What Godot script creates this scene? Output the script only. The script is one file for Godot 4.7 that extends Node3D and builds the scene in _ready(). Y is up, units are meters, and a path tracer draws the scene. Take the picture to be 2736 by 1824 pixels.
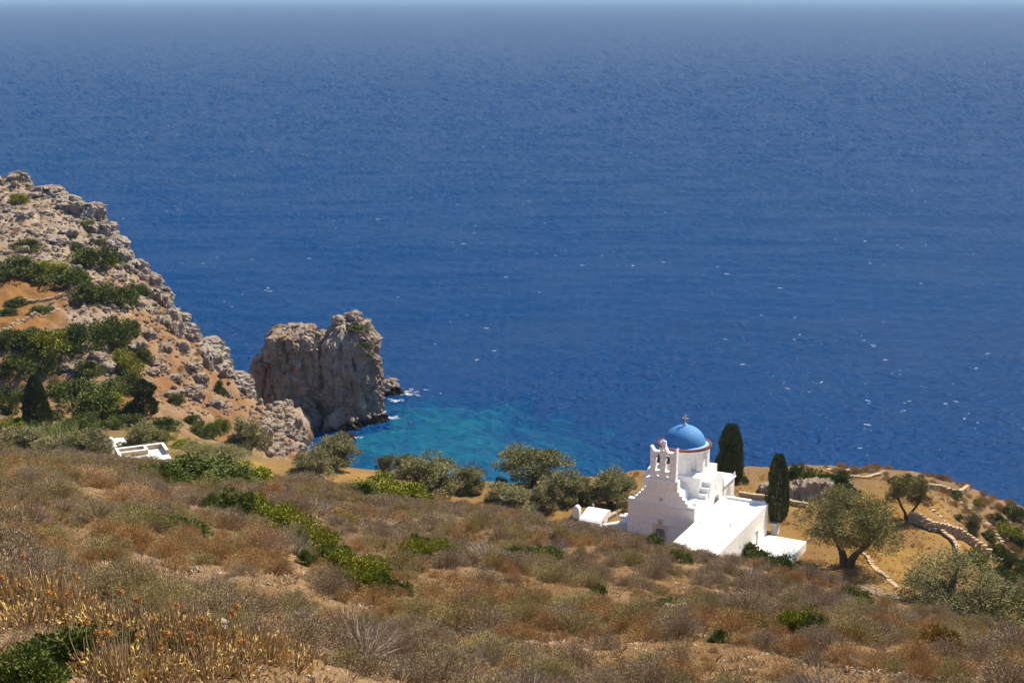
extends Node3D
# A whitewashed church with a blue dome on a dry coastal shelf, seen from the hillside above it.
# Metres, y up, sea level at y = 0. The camera stands on the slope 80 m above the sea.

var rng := RandomNumberGenerator.new()
var taken := {}
var grid := PackedFloat32Array()
var rough := FastNoiseLite.new()
var patch := FastNoiseLite.new()
var cell := FastNoiseLite.new()
var chop := FastNoiseLite.new()
var cell2 := FastNoiseLite.new()
var M := {}
const GX0 := -150.0
const GZ0 := -420.0
const GS := 2.0
const GNX := 151
const GNZ := 223
const EYE := Vector3(0, 80, 0)


func _ready() -> void:
	rng.seed = 20240917
	var cam := Camera3D.new()
	cam.name = "camera"
	add_child(cam)
	cam.position = EYE
	cam.rotation_degrees = Vector3(-13.4, 0, 0)
	cam.fov = 26.65
	cam.near = 0.2
	cam.far = 400000.0
	cam.current = true
	var env := Environment.new()
	env.background_mode = Environment.BG_SKY
	var sky := Sky.new()
	var sm := ProceduralSkyMaterial.new()
	sm.sky_top_color = Color(0.33, 0.49, 0.73)
	sm.sky_horizon_color = Color(0.80, 0.85, 0.90)
	sm.sky_curve = 0.12
	sm.sky_energy_multiplier = 0.8
	sm.ground_bottom_color = Color(0.3, 0.4, 0.5)
	sm.ground_horizon_color = Color(0.78, 0.86, 0.93)
	sm.sun_angle_max = 1.0
	sky.sky_material = sm
	env.sky = sky
	env.tonemap_mode = Environment.TONE_MAPPER_LINEAR
	env.tonemap_exposure = 1.8
	env.sdfgi_enabled = true
	env.ssao_enabled = true
	env.ssil_enabled = true
	env.fog_enabled = true
	env.fog_light_color = Color(0.68, 0.84, 1.0)
	env.fog_density = 0.00006
	var we := WorldEnvironment.new()
	we.name = "world_environment"
	we.environment = env
	add_child(we)
	var sun := DirectionalLight3D.new()
	sun.name = "sun"
	sun.light_energy = 1.6
	sun.light_color = Color(1.0, 0.93, 0.81)
	sun.light_angular_distance = 0.53
	sun.shadow_enabled = true
	add_child(sun)
	var az := deg_to_rad(50.0)
	var el := deg_to_rad(50.0)
	var towards_sun := Vector3(sin(az) * cos(el), sin(el), -cos(az) * cos(el))
	sun.basis = Basis.looking_at(-towards_sun, Vector3.UP)

	rough.seed = 5
	rough.frequency = 0.35
	rough.fractal_octaves = 4
	patch.seed = 11
	patch.frequency = 0.06
	patch.fractal_octaves = 4
	cell.seed = 3
	cell.noise_type = FastNoiseLite.TYPE_CELLULAR
	cell.cellular_return_type = FastNoiseLite.RETURN_CELL_VALUE
	cell.cellular_jitter = 0.9
	cell.frequency = 0.34
	chop.seed = 77
	chop.frequency = 1.0
	chop.fractal_octaves = 3
	cell2.seed = 8
	cell2.noise_type = FastNoiseLite.TYPE_CELLULAR
	cell2.cellular_return_type = FastNoiseLite.RETURN_DISTANCE2_SUB
	cell2.frequency = 0.34
	make_materials()
	solve_hill()
	build_ground()
	build_sea()
	build_church()
	build_yard()
	build_house()
	build_stack()
	build_rocks()
	build_walls()
	build_trees()
	build_shrubs()
	build_phlomis()
	build_litter()
	build_foam()


# ------------------------------------------------------------------ helpers
func numbered(called: String) -> String:
	var k: int = taken.get(called, 0)
	taken[called] = k + 1
	return called if k == 0 else "%s_%03d" % [called, k]


func tag(o: Node, label: String, category: String, group := "", kind := "") -> Node:
	if label: o.set_meta("label", label)
	if category: o.set_meta("category", category)
	if group: o.set_meta("group", group)
	if kind: o.set_meta("kind", kind)
	return o


func thing(called: String, label: String, category: String, at := Vector3.ZERO, turn := 0.0, group := "") -> Node3D:
	var o := Node3D.new()
	o.name = numbered(called)
	add_child(o)
	o.position = at
	o.rotation.y = turn
	tag(o, label, category, group)
	return o


func part(called: String, mesh: Mesh, mat: Material, parent: Node = self, at := Vector3.ZERO) -> MeshInstance3D:
	var o := MeshInstance3D.new()
	o.name = called if parent != self else numbered(called)
	o.mesh = mesh
	if mat: o.material_override = mat
	parent.add_child(o, true)
	o.position = at
	return o


func lin(r: float, g: float, b: float) -> Color:
	return Color(r, g, b).linear_to_srgb()


func flat(called: String, r: float, g: float, b: float, rough_ := 0.9) -> StandardMaterial3D:
	var m := StandardMaterial3D.new()
	m.resource_name = called
	m.albedo_color = lin(r, g, b)
	m.roughness = rough_
	m.cull_mode = BaseMaterial3D.CULL_DISABLED
	return m


func vcol(called: String, rough_ := 0.85, back := 0.0) -> StandardMaterial3D:
	var m := StandardMaterial3D.new()
	m.resource_name = called
	m.vertex_color_use_as_albedo = true
	m.roughness = rough_
	m.metallic_specular = 0.3
	m.cull_mode = BaseMaterial3D.CULL_DISABLED
	if back > 0.0:
		m.backlight_enabled = true
		m.backlight = Color(back, back, back)
	return m


func noise_tex(seed_: int, freq: float, lo: Color, hi: Color, size := 512, octaves := 4, normal := false, strength := 4.0) -> NoiseTexture2D:
	var n := FastNoiseLite.new()
	n.seed = seed_
	n.frequency = freq
	n.fractal_octaves = octaves
	var t := NoiseTexture2D.new()
	t.width = size
	t.height = size
	t.seamless = true
	t.noise = n
	if normal:
		t.as_normal_map = true
		t.bump_strength = strength
	else:
		var g := Gradient.new()
		g.set_color(0, lo)
		g.set_color(1, hi)
		t.color_ramp = g
	return t


func make_materials() -> void:
	var g := vcol("dry_earth", 0.95)
	g.metallic_specular = 0.1
	g.albedo_texture = noise_tex(4, 0.03, Color(0.60, 0.58, 0.56), Color(1, 1, 1), 1024, 5)
	g.uv1_triplanar = true
	g.uv1_world_triplanar = true
	g.uv1_scale = Vector3(0.35, 0.35, 0.35)
	g.heightmap_enabled = true
	g.heightmap_texture = noise_tex(9, 0.05, Color.BLACK, Color.WHITE, 1024, 5)
	g.heightmap_scale = 12.0
	M.ground = g
	var r := vcol("limestone", 0.92)
	r.metallic_specular = 0.15
	r.albedo_texture = noise_tex(14, 0.02, Color(0.70, 0.66, 0.63), Color(1, 1, 1), 1024, 6)
	r.uv1_triplanar = true
	r.uv1_world_triplanar = true
	r.uv1_scale = Vector3(0.22, 0.3, 0.22)
	r.heightmap_enabled = true
	r.heightmap_texture = noise_tex(19, 0.035, Color.BLACK, Color.WHITE, 1024, 6)
	r.heightmap_scale = 30.0
	M.rock = r
	var w := flat("whitewash", 0.85, 0.87, 0.88, 0.9)
	w.albedo_texture = noise_tex(24, 0.01, Color(0.92, 0.91, 0.90), Color(1, 1, 1), 512, 6)
	w.uv1_triplanar = true
	w.uv1_world_triplanar = true
	w.uv1_scale = Vector3(0.3, 0.3, 0.3)
	w.heightmap_enabled = true
	w.heightmap_texture = noise_tex(25, 0.02, Color.BLACK, Color.WHITE, 512, 4)
	w.heightmap_scale = 2.0
	M.white = w
	var b := flat("dome_paint", 0.055, 0.26, 0.56, 0.75)
	b.albedo_texture = noise_tex(31, 0.012, Color(0.70, 0.80, 0.90), Color(1, 1, 1), 512, 6)
	b.uv1_triplanar = true
	b.uv1_world_triplanar = true
	b.uv1_scale = Vector3(0.35, 0.35, 0.35)
	M.blue = b
	M.apron = flat("apron_paint", 0.16, 0.38, 0.66, 0.75)
	M.terracotta = flat("terracotta", 0.24, 0.062, 0.036, 0.85)
	M.door = flat("blue_grey_door", 0.16, 0.21, 0.31, 0.6)
	M.cream = flat("cream_stone", 0.62, 0.55, 0.45, 0.9)
	M.dark = flat("dark_iron", 0.03, 0.03, 0.03, 0.5)
	M.bronze = flat("weathered_bronze", 0.05, 0.07, 0.06, 0.5)
	M.gilt = flat("pale_gilt_paint", 0.62, 0.46, 0.26, 0.5)
	M.grey = flat("grey_metal", 0.22, 0.22, 0.24, 0.6)
	M.slate = flat("slate_blue_sheet", 0.10, 0.13, 0.20, 0.6)
	M.pane = flat("window_pane", 0.03, 0.05, 0.12, 0.15)
	M.tan = flat("tan_stone", 0.42, 0.32, 0.19, 0.95)
	M.bark = flat("olive_bark", 0.10, 0.075, 0.05, 0.95)
	M.leaf = vcol("leaf", 0.6, 0.35)
	M.twig = vcol("dry_twig", 0.9, 0.0)
	M.stone = vcol("dry_stone", 0.95)
	M.foam = flat("foam", 0.85, 0.88, 0.90, 0.9)
	M.sea = StandardMaterial3D.new()
	M.sea.resource_name = "sea_water"
	M.sea.albedo_color = Color(lin(0.002, 0.066, 0.245), 0.62)
	M.sea.transparency = BaseMaterial3D.TRANSPARENCY_ALPHA
	M.sea.roughness = 0.17
	M.sea.metallic_specular = 0.115
	M.sea.cull_mode = BaseMaterial3D.CULL_DISABLED
	M.sea.normal_enabled = true
	M.sea.normal_texture = noise_tex(41, 0.016, Color.BLACK, Color.WHITE, 1024, 6, true, 24.0)
	M.sea.normal_scale = 1.0
	M.sea.uv1_triplanar = true
	M.sea.uv1_world_triplanar = true
	M.sea.uv1_scale = Vector3(0.026, 0.026, 0.06)
	M.bed = vcol("sea_floor", 1.0)
	M.seed = flat("seed_brown", 0.40, 0.21, 0.065, 0.95)


# a bag of flat-shaded triangles with vertex colours
class Bag:
	var v := PackedVector3Array()
	var n := PackedVector3Array()
	var c := PackedColorArray()
	func tri(a: Vector3, b: Vector3, d: Vector3, col: Color) -> void:
		var f := (d - a).cross(b - a).normalized()
		v.append(a); v.append(b); v.append(d)
		n.append(f); n.append(f); n.append(f)
		c.append(col); c.append(col); c.append(col)
	func quad(a: Vector3, b: Vector3, d: Vector3, e: Vector3, col: Color) -> void:
		tri(a, b, d, col)
		tri(a, d, e, col)
	func box(at: Vector3, size: Vector3, col := Color.WHITE) -> void:
		var h := size * 0.5
		var p: Array[Vector3] = []
		for k in 8:
			p.append(at + Vector3(h.x if k & 1 else -h.x, h.y if k & 2 else -h.y, h.z if k & 4 else -h.z))
		quad(p[4], p[6], p[7], p[5], col)
		quad(p[1], p[3], p[2], p[0], col)
		quad(p[5], p[7], p[3], p[1], col)
		quad(p[0], p[2], p[6], p[4], col)
		quad(p[6], p[2], p[3], p[7], col)
		quad(p[0], p[4], p[5], p[1], col)
	# a tapered tube along points
	func tube(pts: Array, radii: Array, sides: int, col: Color) -> void:
		var rings := []
		for i in pts.size():
			var p: Vector3 = pts[i]
			var q: Vector3 = pts[mini(i + 1, pts.size() - 1)]
			var o: Vector3 = pts[maxi(i - 1, 0)]
			var d := (q - o).normalized()
			var s := d.cross(Vector3(0.31, 0.2, 0.93)).normalized()
			var t := d.cross(s)
			var ring := []
			for k in sides:
				var a := TAU * k / sides
				ring.append(p + (s * cos(a) + t * sin(a)) * float(radii[i]))
			rings.append(ring)
		for i in pts.size() - 1:
			for k in sides:
				var k2 := (k + 1) % sides
				quad(rings[i][k], rings[i + 1][k], rings[i + 1][k2], rings[i][k2], col)
		for k in sides - 2:
			tri(rings[-1][0], rings[-1][k + 1], rings[-1][k + 2], col)
	func mesh() -> ArrayMesh:
		var arr := []
		arr.resize(Mesh.ARRAY_MAX)
		arr[Mesh.ARRAY_VERTEX] = v
		arr[Mesh.ARRAY_NORMAL] = n
		arr[Mesh.ARRAY_COLOR] = c
		var m := ArrayMesh.new()
		m.add_surface_from_arrays(Mesh.PRIMITIVE_TRIANGLES, arr)
		return m


# an indexed rows x columns sheet with smooth normals
func sheet(v: PackedVector3Array, c: PackedColorArray, rows: int, cols: int, closed := false) -> ArrayMesh:
	var n := PackedVector3Array()
	n.resize(v.size())
	var ix := PackedInt32Array()
	var last := cols if closed else cols - 1
	for i in rows - 1:
		for j in last:
			var j2 := (j + 1) % cols
			var a := i * cols + j
			var b := i * cols + j2
			var d := (i + 1) * cols + j
			var e := (i + 1) * cols + j2
			ix.append(a); ix.append(d); ix.append(b)
			ix.append(b); ix.append(d); ix.append(e)
			var f := (v[b] - v[a]).cross(v[d] - v[a])
			n[a] += f; n[d] += f; n[b] += f
			f = (v[e] - v[b]).cross(v[d] - v[b])
			n[b] += f; n[d] += f; n[e] += f
	for i in n.size():
		n[i] = n[i].normalized()
	var arr := []
	arr.resize(Mesh.ARRAY_MAX)
	arr[Mesh.ARRAY_VERTEX] = v
	arr[Mesh.ARRAY_NORMAL] = n
	if c.size(): arr[Mesh.ARRAY_COLOR] = c
	arr[Mesh.ARRAY_INDEX] = ix
	var m := ArrayMesh.new()
	m.add_surface_from_arrays(Mesh.PRIMITIVE_TRIANGLES, arr)
	return m


func box_mesh(size: Vector3) -> BoxMesh:
	var b := BoxMesh.new()
	b.size = size
	return b


# a solid turned about y: profile of (radius, height)
func lathe(profile: Array, sides := 48) -> ArrayMesh:
	var v := PackedVector3Array()
	for p in profile:
		for k in sides:
			var a := TAU * k / sides
			v.append(Vector3(cos(a) * p[0], p[1], sin(a) * p[0]))
	return sheet(v, PackedColorArray(), profile.size(), sides, true)


func blend(a: Color, b: Color, t: float) -> Color:
	return a.lerp(b, clampf(t, 0.0, 1.0))


# ------------------------------------------------------------------ the lie of the land
func solve_hill() -> void:
	var n := HILL.size()
	var m := n + 3
	var A := []
	for i in m:
		var row := PackedFloat64Array()
		row.resize(m + 1)
		A.append(row)
	for i in n:
		var xi: float = HILL[i][0] / 100.0
		var zi: float = HILL[i][2] / 100.0
		for j in n:
			var dx: float = xi - HILL[j][0] / 100.0
			var dz: float = zi - HILL[j][2] / 100.0
			var d2 := dx * dx + dz * dz
			A[i][j] = 0.5 * d2 * log(d2) if d2 > 0.0 else 0.0001
		A[i][n] = 1.0; A[i][n + 1] = xi; A[i][n + 2] = zi
		A[n][i] = 1.0; A[n + 1][i] = xi; A[n + 2][i] = zi
		A[i][m] = HILL[i][1]
	for k in m:
		var best := k
		for i in range(k + 1, m):
			if absf(A[i][k]) > absf(A[best][k]): best = i
		var t = A[k]; A[k] = A[best]; A[best] = t
		var pk: PackedFloat64Array = A[k]
		for i in range(k + 1, m):
			var ri: PackedFloat64Array = A[i]
			var f := ri[k] / pk[k]
			if f == 0.0: continue
			for j in range(k, m + 1):
				ri[j] -= f * pk[j]
			A[i] = ri
	var w := PackedFloat64Array()
	w.resize(m)
	for k in range(m - 1, -1, -1):
		var s: float = A[k][m]
		for j in range(k + 1, m):
			s -= A[k][j] * w[j]
		w[k] = s / A[k][k]
	var hx := PackedFloat64Array()
	var hz := PackedFloat64Array()
	for i in n:
		hx.append(HILL[i][0] / 100.0)
		hz.append(HILL[i][2] / 100.0)
	grid.resize(GNX * GNZ)
	for j in GNZ:
		var z := GZ0 + j * GS
		for i in GNX:
			var x := GX0 + i * GS
			var h: float
			# far outside any view of the land the sheet need not be exact
			var X := x / 100.0
			var Z := z / 100.0
			h = w[n] + w[n + 1] * X + w[n + 2] * Z
			for k in n:
				var dx := X - hx[k]
				var dz := Z - hz[k]
				var d2 := dx * dx + dz * dz
				if d2 > 0.0: h += 0.5 * d2 * log(d2) * w[k]
			if z < -120.0:
				var s := off_coast(x, z)
				if s > 0.0:
					var t := clampf(s / 13.0, 0.0, 1.0)
					t = 1.0 - (1.0 - t) * (1.0 - t)
					h = h + (-9.0 - h) * t
			grid[j * GNX + i] = clampf(h, -9.0, 95.0)


func off_coast(x: float, z: float) -> float:
	var best := 1e9
	var inside := false
	var n := COAST.size()
	for i in n:
		var ax: float = COAST[i][0]
		var az: float = COAST[i][1]
		var ex: float = COAST[(i + 1) % n][0] - ax
		var ez: float = COAST[(i + 1) % n][1] - az
		var t := clampf(((x - ax) * ex + (z - az) * ez) / (ex * ex + ez * ez), 0.0, 1.0)
		best = minf(best, Vector2(x - ax - t * ex, z - az - t * ez).length())
		if (az > z) != (az + ez > z) and x < ax + (z - az) * ex / ez: inside = not inside
	return -best if inside else best


func base_height(x: float, z: float) -> float:
	var fx := clampf((x - GX0) / GS, 0.0, GNX - 1.001)
	var fz := clampf((z - GZ0) / GS, 0.0, GNZ - 1.001)
	var i := int(fx)
	var j := int(fz)
	fx -= i
	fz -= j
	var k := j * GNX + i
	return lerpf(lerpf(grid[k], grid[k + 1], fx), lerpf(grid[k + GNX], grid[k + GNX + 1], fx), fz)


func on_headland(x: float, z: float) -> float:
	return smoothstep(-205.0, -225.0, z) * smoothstep(-18.0, -34.0, x)


func ground(x: float, z: float) -> float:
	var h := base_height(x, z)
	var far := on_headland(x, z)
	var d := rough.get_noise_2d(x, z) * 0.16 + patch.get_noise_2d(x * 2.0, z * 2.0) * 0.35
	# the church yard is level
	var flat_ := smoothstep(17.0, 12.0, Vector2(x - 25.0, z + 158.0).length())
	d *= 1.0 - 0.9 * flat_
	if far > 0.0:
		d += far * (cell.get_noise_3d(x * 0.7, h * 1.3, z * 0.7) * 0.9 + cell.get_noise_3d(x * 2.1, h * 3.0, z * 2.1) * 0.35)
	return h + d * smoothstep(0.0, 12.0, absf(z) + absf(x) * 0.5)


func steep(x: float, z: float) -> float:
	return Vector2(base_height(x + 1.5, z) - base_height(x - 1.5, z), base_height(x, z + 1.5) - base_height(x, z - 1.5)).length() / 3.0


func earth(x: float, z: float, h: float) -> Color:
	var a := patch.get_noise_2d(x * 1.3 + 40.0, z * 1.3)
	var b := rough.get_noise_2d(x * 1.7, z * 1.7 + 90.0)
	var soil := blend(Color(0.41, 0.27, 0.145), Color(0.52, 0.385, 0.24), 0.5 + a * 1.6)
	soil = blend(soil, Color(0.31, 0.19, 0.095), b * 1.3)
	var straw := blend(Color(0.54, 0.335, 0.105), Color(0.62, 0.42, 0.16), 0.5 + b * 1.5)
	# the mown terraces round the church
	var yard := smoothstep(-118.0, -132.0, z) * smoothstep(-205.0, -192.0, z) * smoothstep(62.0, 54.0, x)
	var col := blend(soil, straw, yard * (0.75 + a))
	var plate := smoothstep(-172.0, -184.0, z) * smoothstep(-210.0, -204.0, z)
	col = blend(col, Color(0.42, 0.30, 0.175), plate * 0.8 + b * 0.3 * plate)
	# the trodden path below the terrace
	var t := clampf(((x - 34.0) * 9.0 + (z + 142.0) * 13.5) / (81.0 + 182.0), 0.0, 1.0)
	col = blend(col, Color(0.60, 0.49, 0.34), smoothstep(1.7, 0.7, Vector2(x - 34.0 - 9.0 * t, z + 142.0 - 13.5 * t).length() + a * 1.5))
	var far := on_headland(x, z)
	if far > 0.0:
		var clay := blend(Color(0.43, 0.24, 0.12), Color(0.50, 0.36, 0.23), 0.5 + a * 1.8)
		var pale := blend(Color(0.58, 0.50, 0.41), Color(0.68, 0.62, 0.54), 0.5 + b * 1.5)
		var crest := smoothstep(22.5, 27.5, h + a * 6.0) + smoothstep(-60.0, -52.0, x + a * 8.0) * smoothstep(-248.0, -262.0, z)
		var land := blend(clay, pale, crest * (0.72 + b))
		var field := smoothstep(9.0, 6.0, Vector2((x + 88.0) * 0.75, z + 244.0).length()) + smoothstep(8.0, 6.0, Vector2((x + 92.0) * 0.6, z + 257.0).length())
		land = blend(land, Color(0.50, 0.28, 0.11), field)
		col = blend(col, land, far)
	# wet dark rock where the land meets the sea
	col = blend(col, Color(0.09, 0.07, 0.055), smoothstep(1.2, 0.2, h + a * 1.5) * smoothstep(-200.0, -215.0, z))
	return Color(col.r, col.g, col.b, 1.0)


func build_ground() -> void:
	var rows := PackedFloat32Array()
	for z in [30.0, 20.0, 12.0, 6.0, 3.0, 1.0]: rows.append(-z)
	var d := 0.5
	while d < 400.0:
		rows.append(d)
		d += minf(0.10 + 0.012 * d, 1.05)
	var cols := 300
	var v := PackedVector3Array()
	var c := PackedColorArray()
	for r in rows:
		var half: float = maxf(r, 0.0) * 0.40 + 24.0
		for j in cols:
			var x := (2.0 * j / (cols - 1) - 1.0) * half
			var h := ground(x, -r)
			v.append(Vector3(x, h, -r))
			c.append(earth(x, -r, h))
	var o := part("ground", sheet(v, c, rows.size(), cols), M.ground)
	tag(o, "dry tan hillside falling to the church shelf and the headland", "ground", "", "structure")


const WAVES := [[13.5, 0.09, 0.10, 0.3], [10.2, 0.09, -0.22, 1.9], [7.9, 0.105, 0.34, 4.1], [6.3, 0.085, -0.05, 2.2], [5.1, 0.07, 0.52, 5.3], [4.4, 0.06, -0.42, 0.9], [3.7, 0.05, 0.2, 3.3], [3.1, 0.043, -0.65, 1.2], [2.6, 0.036, 0.75, 2.9], [2.1, 0.028, -0.15, 5.9], [1.7, 0.022, 0.45, 0.2], [24.0, 0.06, 0.18, 2.5]]
const SEAS := [[31.0, 0.20, 0.12, 0.4], [43.0, 0.26, -0.18, 2.2], [58.0, 0.32, 0.30, 4.0], [83.0, 0.42, -0.08, 1.1], [120.0, 0.5, 0.2, 5.0]]


func swell(x: float, z: float, spacing := 0.0, row := 0.0, across := 1.0) -> float:
	var h := 0.0
	var wob := patch.get_noise_2d(x * 0.12, z * 0.12) * 9.0
	for w in WAVES:
		var keep := clampf(float(w[0]) / (spacing * 2.5 + 0.01) - 1.0, 0.0, 1.0)
		if keep <= 0.0: continue
		var k: float = TAU / w[0]
		var s := sin((z * cos(w[2]) + x * sin(w[2])) * k + float(w[3]) + wob * (0.6 + 0.1 * float(w[3])))
		h += (1.0 - 2.0 * pow(absf(s), 0.8)) * float(w[1]) * keep if float(w[0]) < 9.0 else s * float(w[1]) * keep
	# farther out the wave groups and gust lines are what can still be told apart
	if spacing > 0.6:
		var share := smoothstep(0.6, 2.0, spacing)
		for w in SEAS:
			var keep := clampf(float(w[0]) / (spacing * 2.5) - 1.0, 0.0, 1.0) * share
			if keep > 0.0: h += sin((z * cos(w[2]) + x * sin(w[2])) * TAU / float(w[0]) + float(w[3]) + wob * 1.3) * float(w[1]) * keep * 0.25
		h += chop.get_noise_2d(x / across * 0.36, row * 0.8) * minf(spacing, 14.0) * 0.30 * share
	# wind gusts raise and flatten the chop
	return h * (0.8 + 0.9 * patch.get_noise_2d(x * 0.25 + 300.0, z * 0.4))


func build_sea() -> void:
	var rows := PackedFloat32Array()
	var d := 150.0
	while d < 160000.0:
		rows.append(d)
		d += clampf(d * d / (80.0 * 1422.0) * 0.9, 0.45, d * 0.25)
	var cols := 700
	var v := PackedVector3Array()
	for i in rows.size():
		var r := rows[i]
		var half := r * 0.46 + 30.0
		var gap := rows[mini(i + 1, rows.size() - 1)] - r
		for j in cols:
			var x := (2.0 * j / (cols - 1) - 1.0) * half
			v.append(Vector3(x, swell(x, -r, maxf(gap, 2.0 * half / cols), i, 2.0 * half / cols), -r))
	var o := part("sea", sheet(v, PackedColorArray(), rows.size(), cols), M.sea)
	tag(o, "deep blue wind-ruffled sea reaching the hazy horizon", "sea", "", "structure")
	# the sea floor: water's turquoise tint painted into sand and weed, dark for depth
	var bv := PackedVector3Array()
	var bc := PackedColorArray()
	var br := 140
	var bcn := 120
	for i in br:
		var z := -196.0 - i * 1.3
		for j in bcn:
			var x := -110.0 + j * 1.7
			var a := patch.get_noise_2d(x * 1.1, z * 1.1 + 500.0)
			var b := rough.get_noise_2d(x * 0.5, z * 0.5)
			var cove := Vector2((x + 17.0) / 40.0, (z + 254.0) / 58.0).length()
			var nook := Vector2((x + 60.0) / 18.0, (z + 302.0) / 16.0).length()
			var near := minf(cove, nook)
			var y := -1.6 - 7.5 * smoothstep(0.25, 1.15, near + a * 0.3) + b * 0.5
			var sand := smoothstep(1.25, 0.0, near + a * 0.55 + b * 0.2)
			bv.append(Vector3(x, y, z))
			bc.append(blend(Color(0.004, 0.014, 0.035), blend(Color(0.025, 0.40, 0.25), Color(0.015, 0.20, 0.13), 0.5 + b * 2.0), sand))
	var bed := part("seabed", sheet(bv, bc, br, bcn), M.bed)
	tag(bed, "sandy cove floor painted turquoise to stand for the shallow water", "seabed", "", "structure")
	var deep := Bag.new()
	deep.quad(Vector3(-90000, -14, 100), Vector3(-90000, -14, -165000), Vector3(90000, -14, -165000), Vector3(90000, -14, 100), Color(0.004, 0.014, 0.035))  # navy floor colour stands in for light lost in deep water
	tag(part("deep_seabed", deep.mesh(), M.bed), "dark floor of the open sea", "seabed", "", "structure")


# ------------------------------------------------------------------ the church
# church axes: x along the facade to the right, y up from the facade's string course, -z into the building
func extrude(parent: Node, called: String, pts: Array, n0: float, depth: float, op := CSGShape3D.OPERATION_UNION) -> CSGPolygon3D:
	var p := CSGPolygon3D.new()
	p.name = called
	var poly := PackedVector2Array()
	for q in pts: poly.append(Vector2(q[0], q[1]))
	p.polygon = poly
	p.mode = CSGPolygon3D.MODE_DEPTH
	p.depth = depth
	p.operation = op
	parent.add_child(p, true)
	p.position = Vector3(0, 0, -n0)
	return p


# the same with the outline drawn in (n, v) on the side wall and pushed inwards from u0
func extrude_side(parent: Node, called: String, pts: Array, u0: float, depth: float, op := CSGShape3D.OPERATION_UNION) -> CSGPolygon3D:
	var p := extrude(parent, called, pts, 0.0, depth, op)
	p.transform = Transform3D(Basis(Vector3(0, 0, -1), Vector3(0, 1, 0), Vector3(1, 0, 0)), Vector3(u0, 0, 0))
	return p


func rect(x0: float, y0: float, x1: float, y1: float) -> Array:
	return [[x0, y0], [x1, y0], [x1, y1], [x0, y1]]


func arch(cx: float, y0: float, half: float, spring: float, rise := 1.0, steps := 12) -> Array:
	var out := [[cx - half, y0], [cx + half, y0]]
	for k in steps + 1:
		var a := PI * k / steps
		out.append([cx + half * cos(a), spring + half * rise * sin(a)])
	return out


func solid(parent: Node, called: String, mat: Material) -> CSGCombiner3D:
	var c := CSGCombiner3D.new()
	c.name = called
	parent.add_child(c, true)
	c.set_meta("mat", mat)
	return c


func paint(c: CSGCombiner3D) -> void:
	for k in c.get_children(): k.material = c.get_meta("mat")
	c.remove_meta("mat")


func block(parent: Node, called: String, lo: Vector3, hi: Vector3, mat: Material) -> MeshInstance3D:
	return part(called, box_mesh((hi - lo).abs()), mat, parent, (lo + hi) * 0.5)


# a box between (u0, v0, n0) and (u1, v1, n1)
func unv(parent: Node, called: String, u0: float, v0: float, n0: float, u1: float, v1: float, n1: float, mat: Material) -> MeshInstance3D:
	return block(parent, called, Vector3(u0, v0, -n0), Vector3(u1, v1, -n1), mat)


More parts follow.
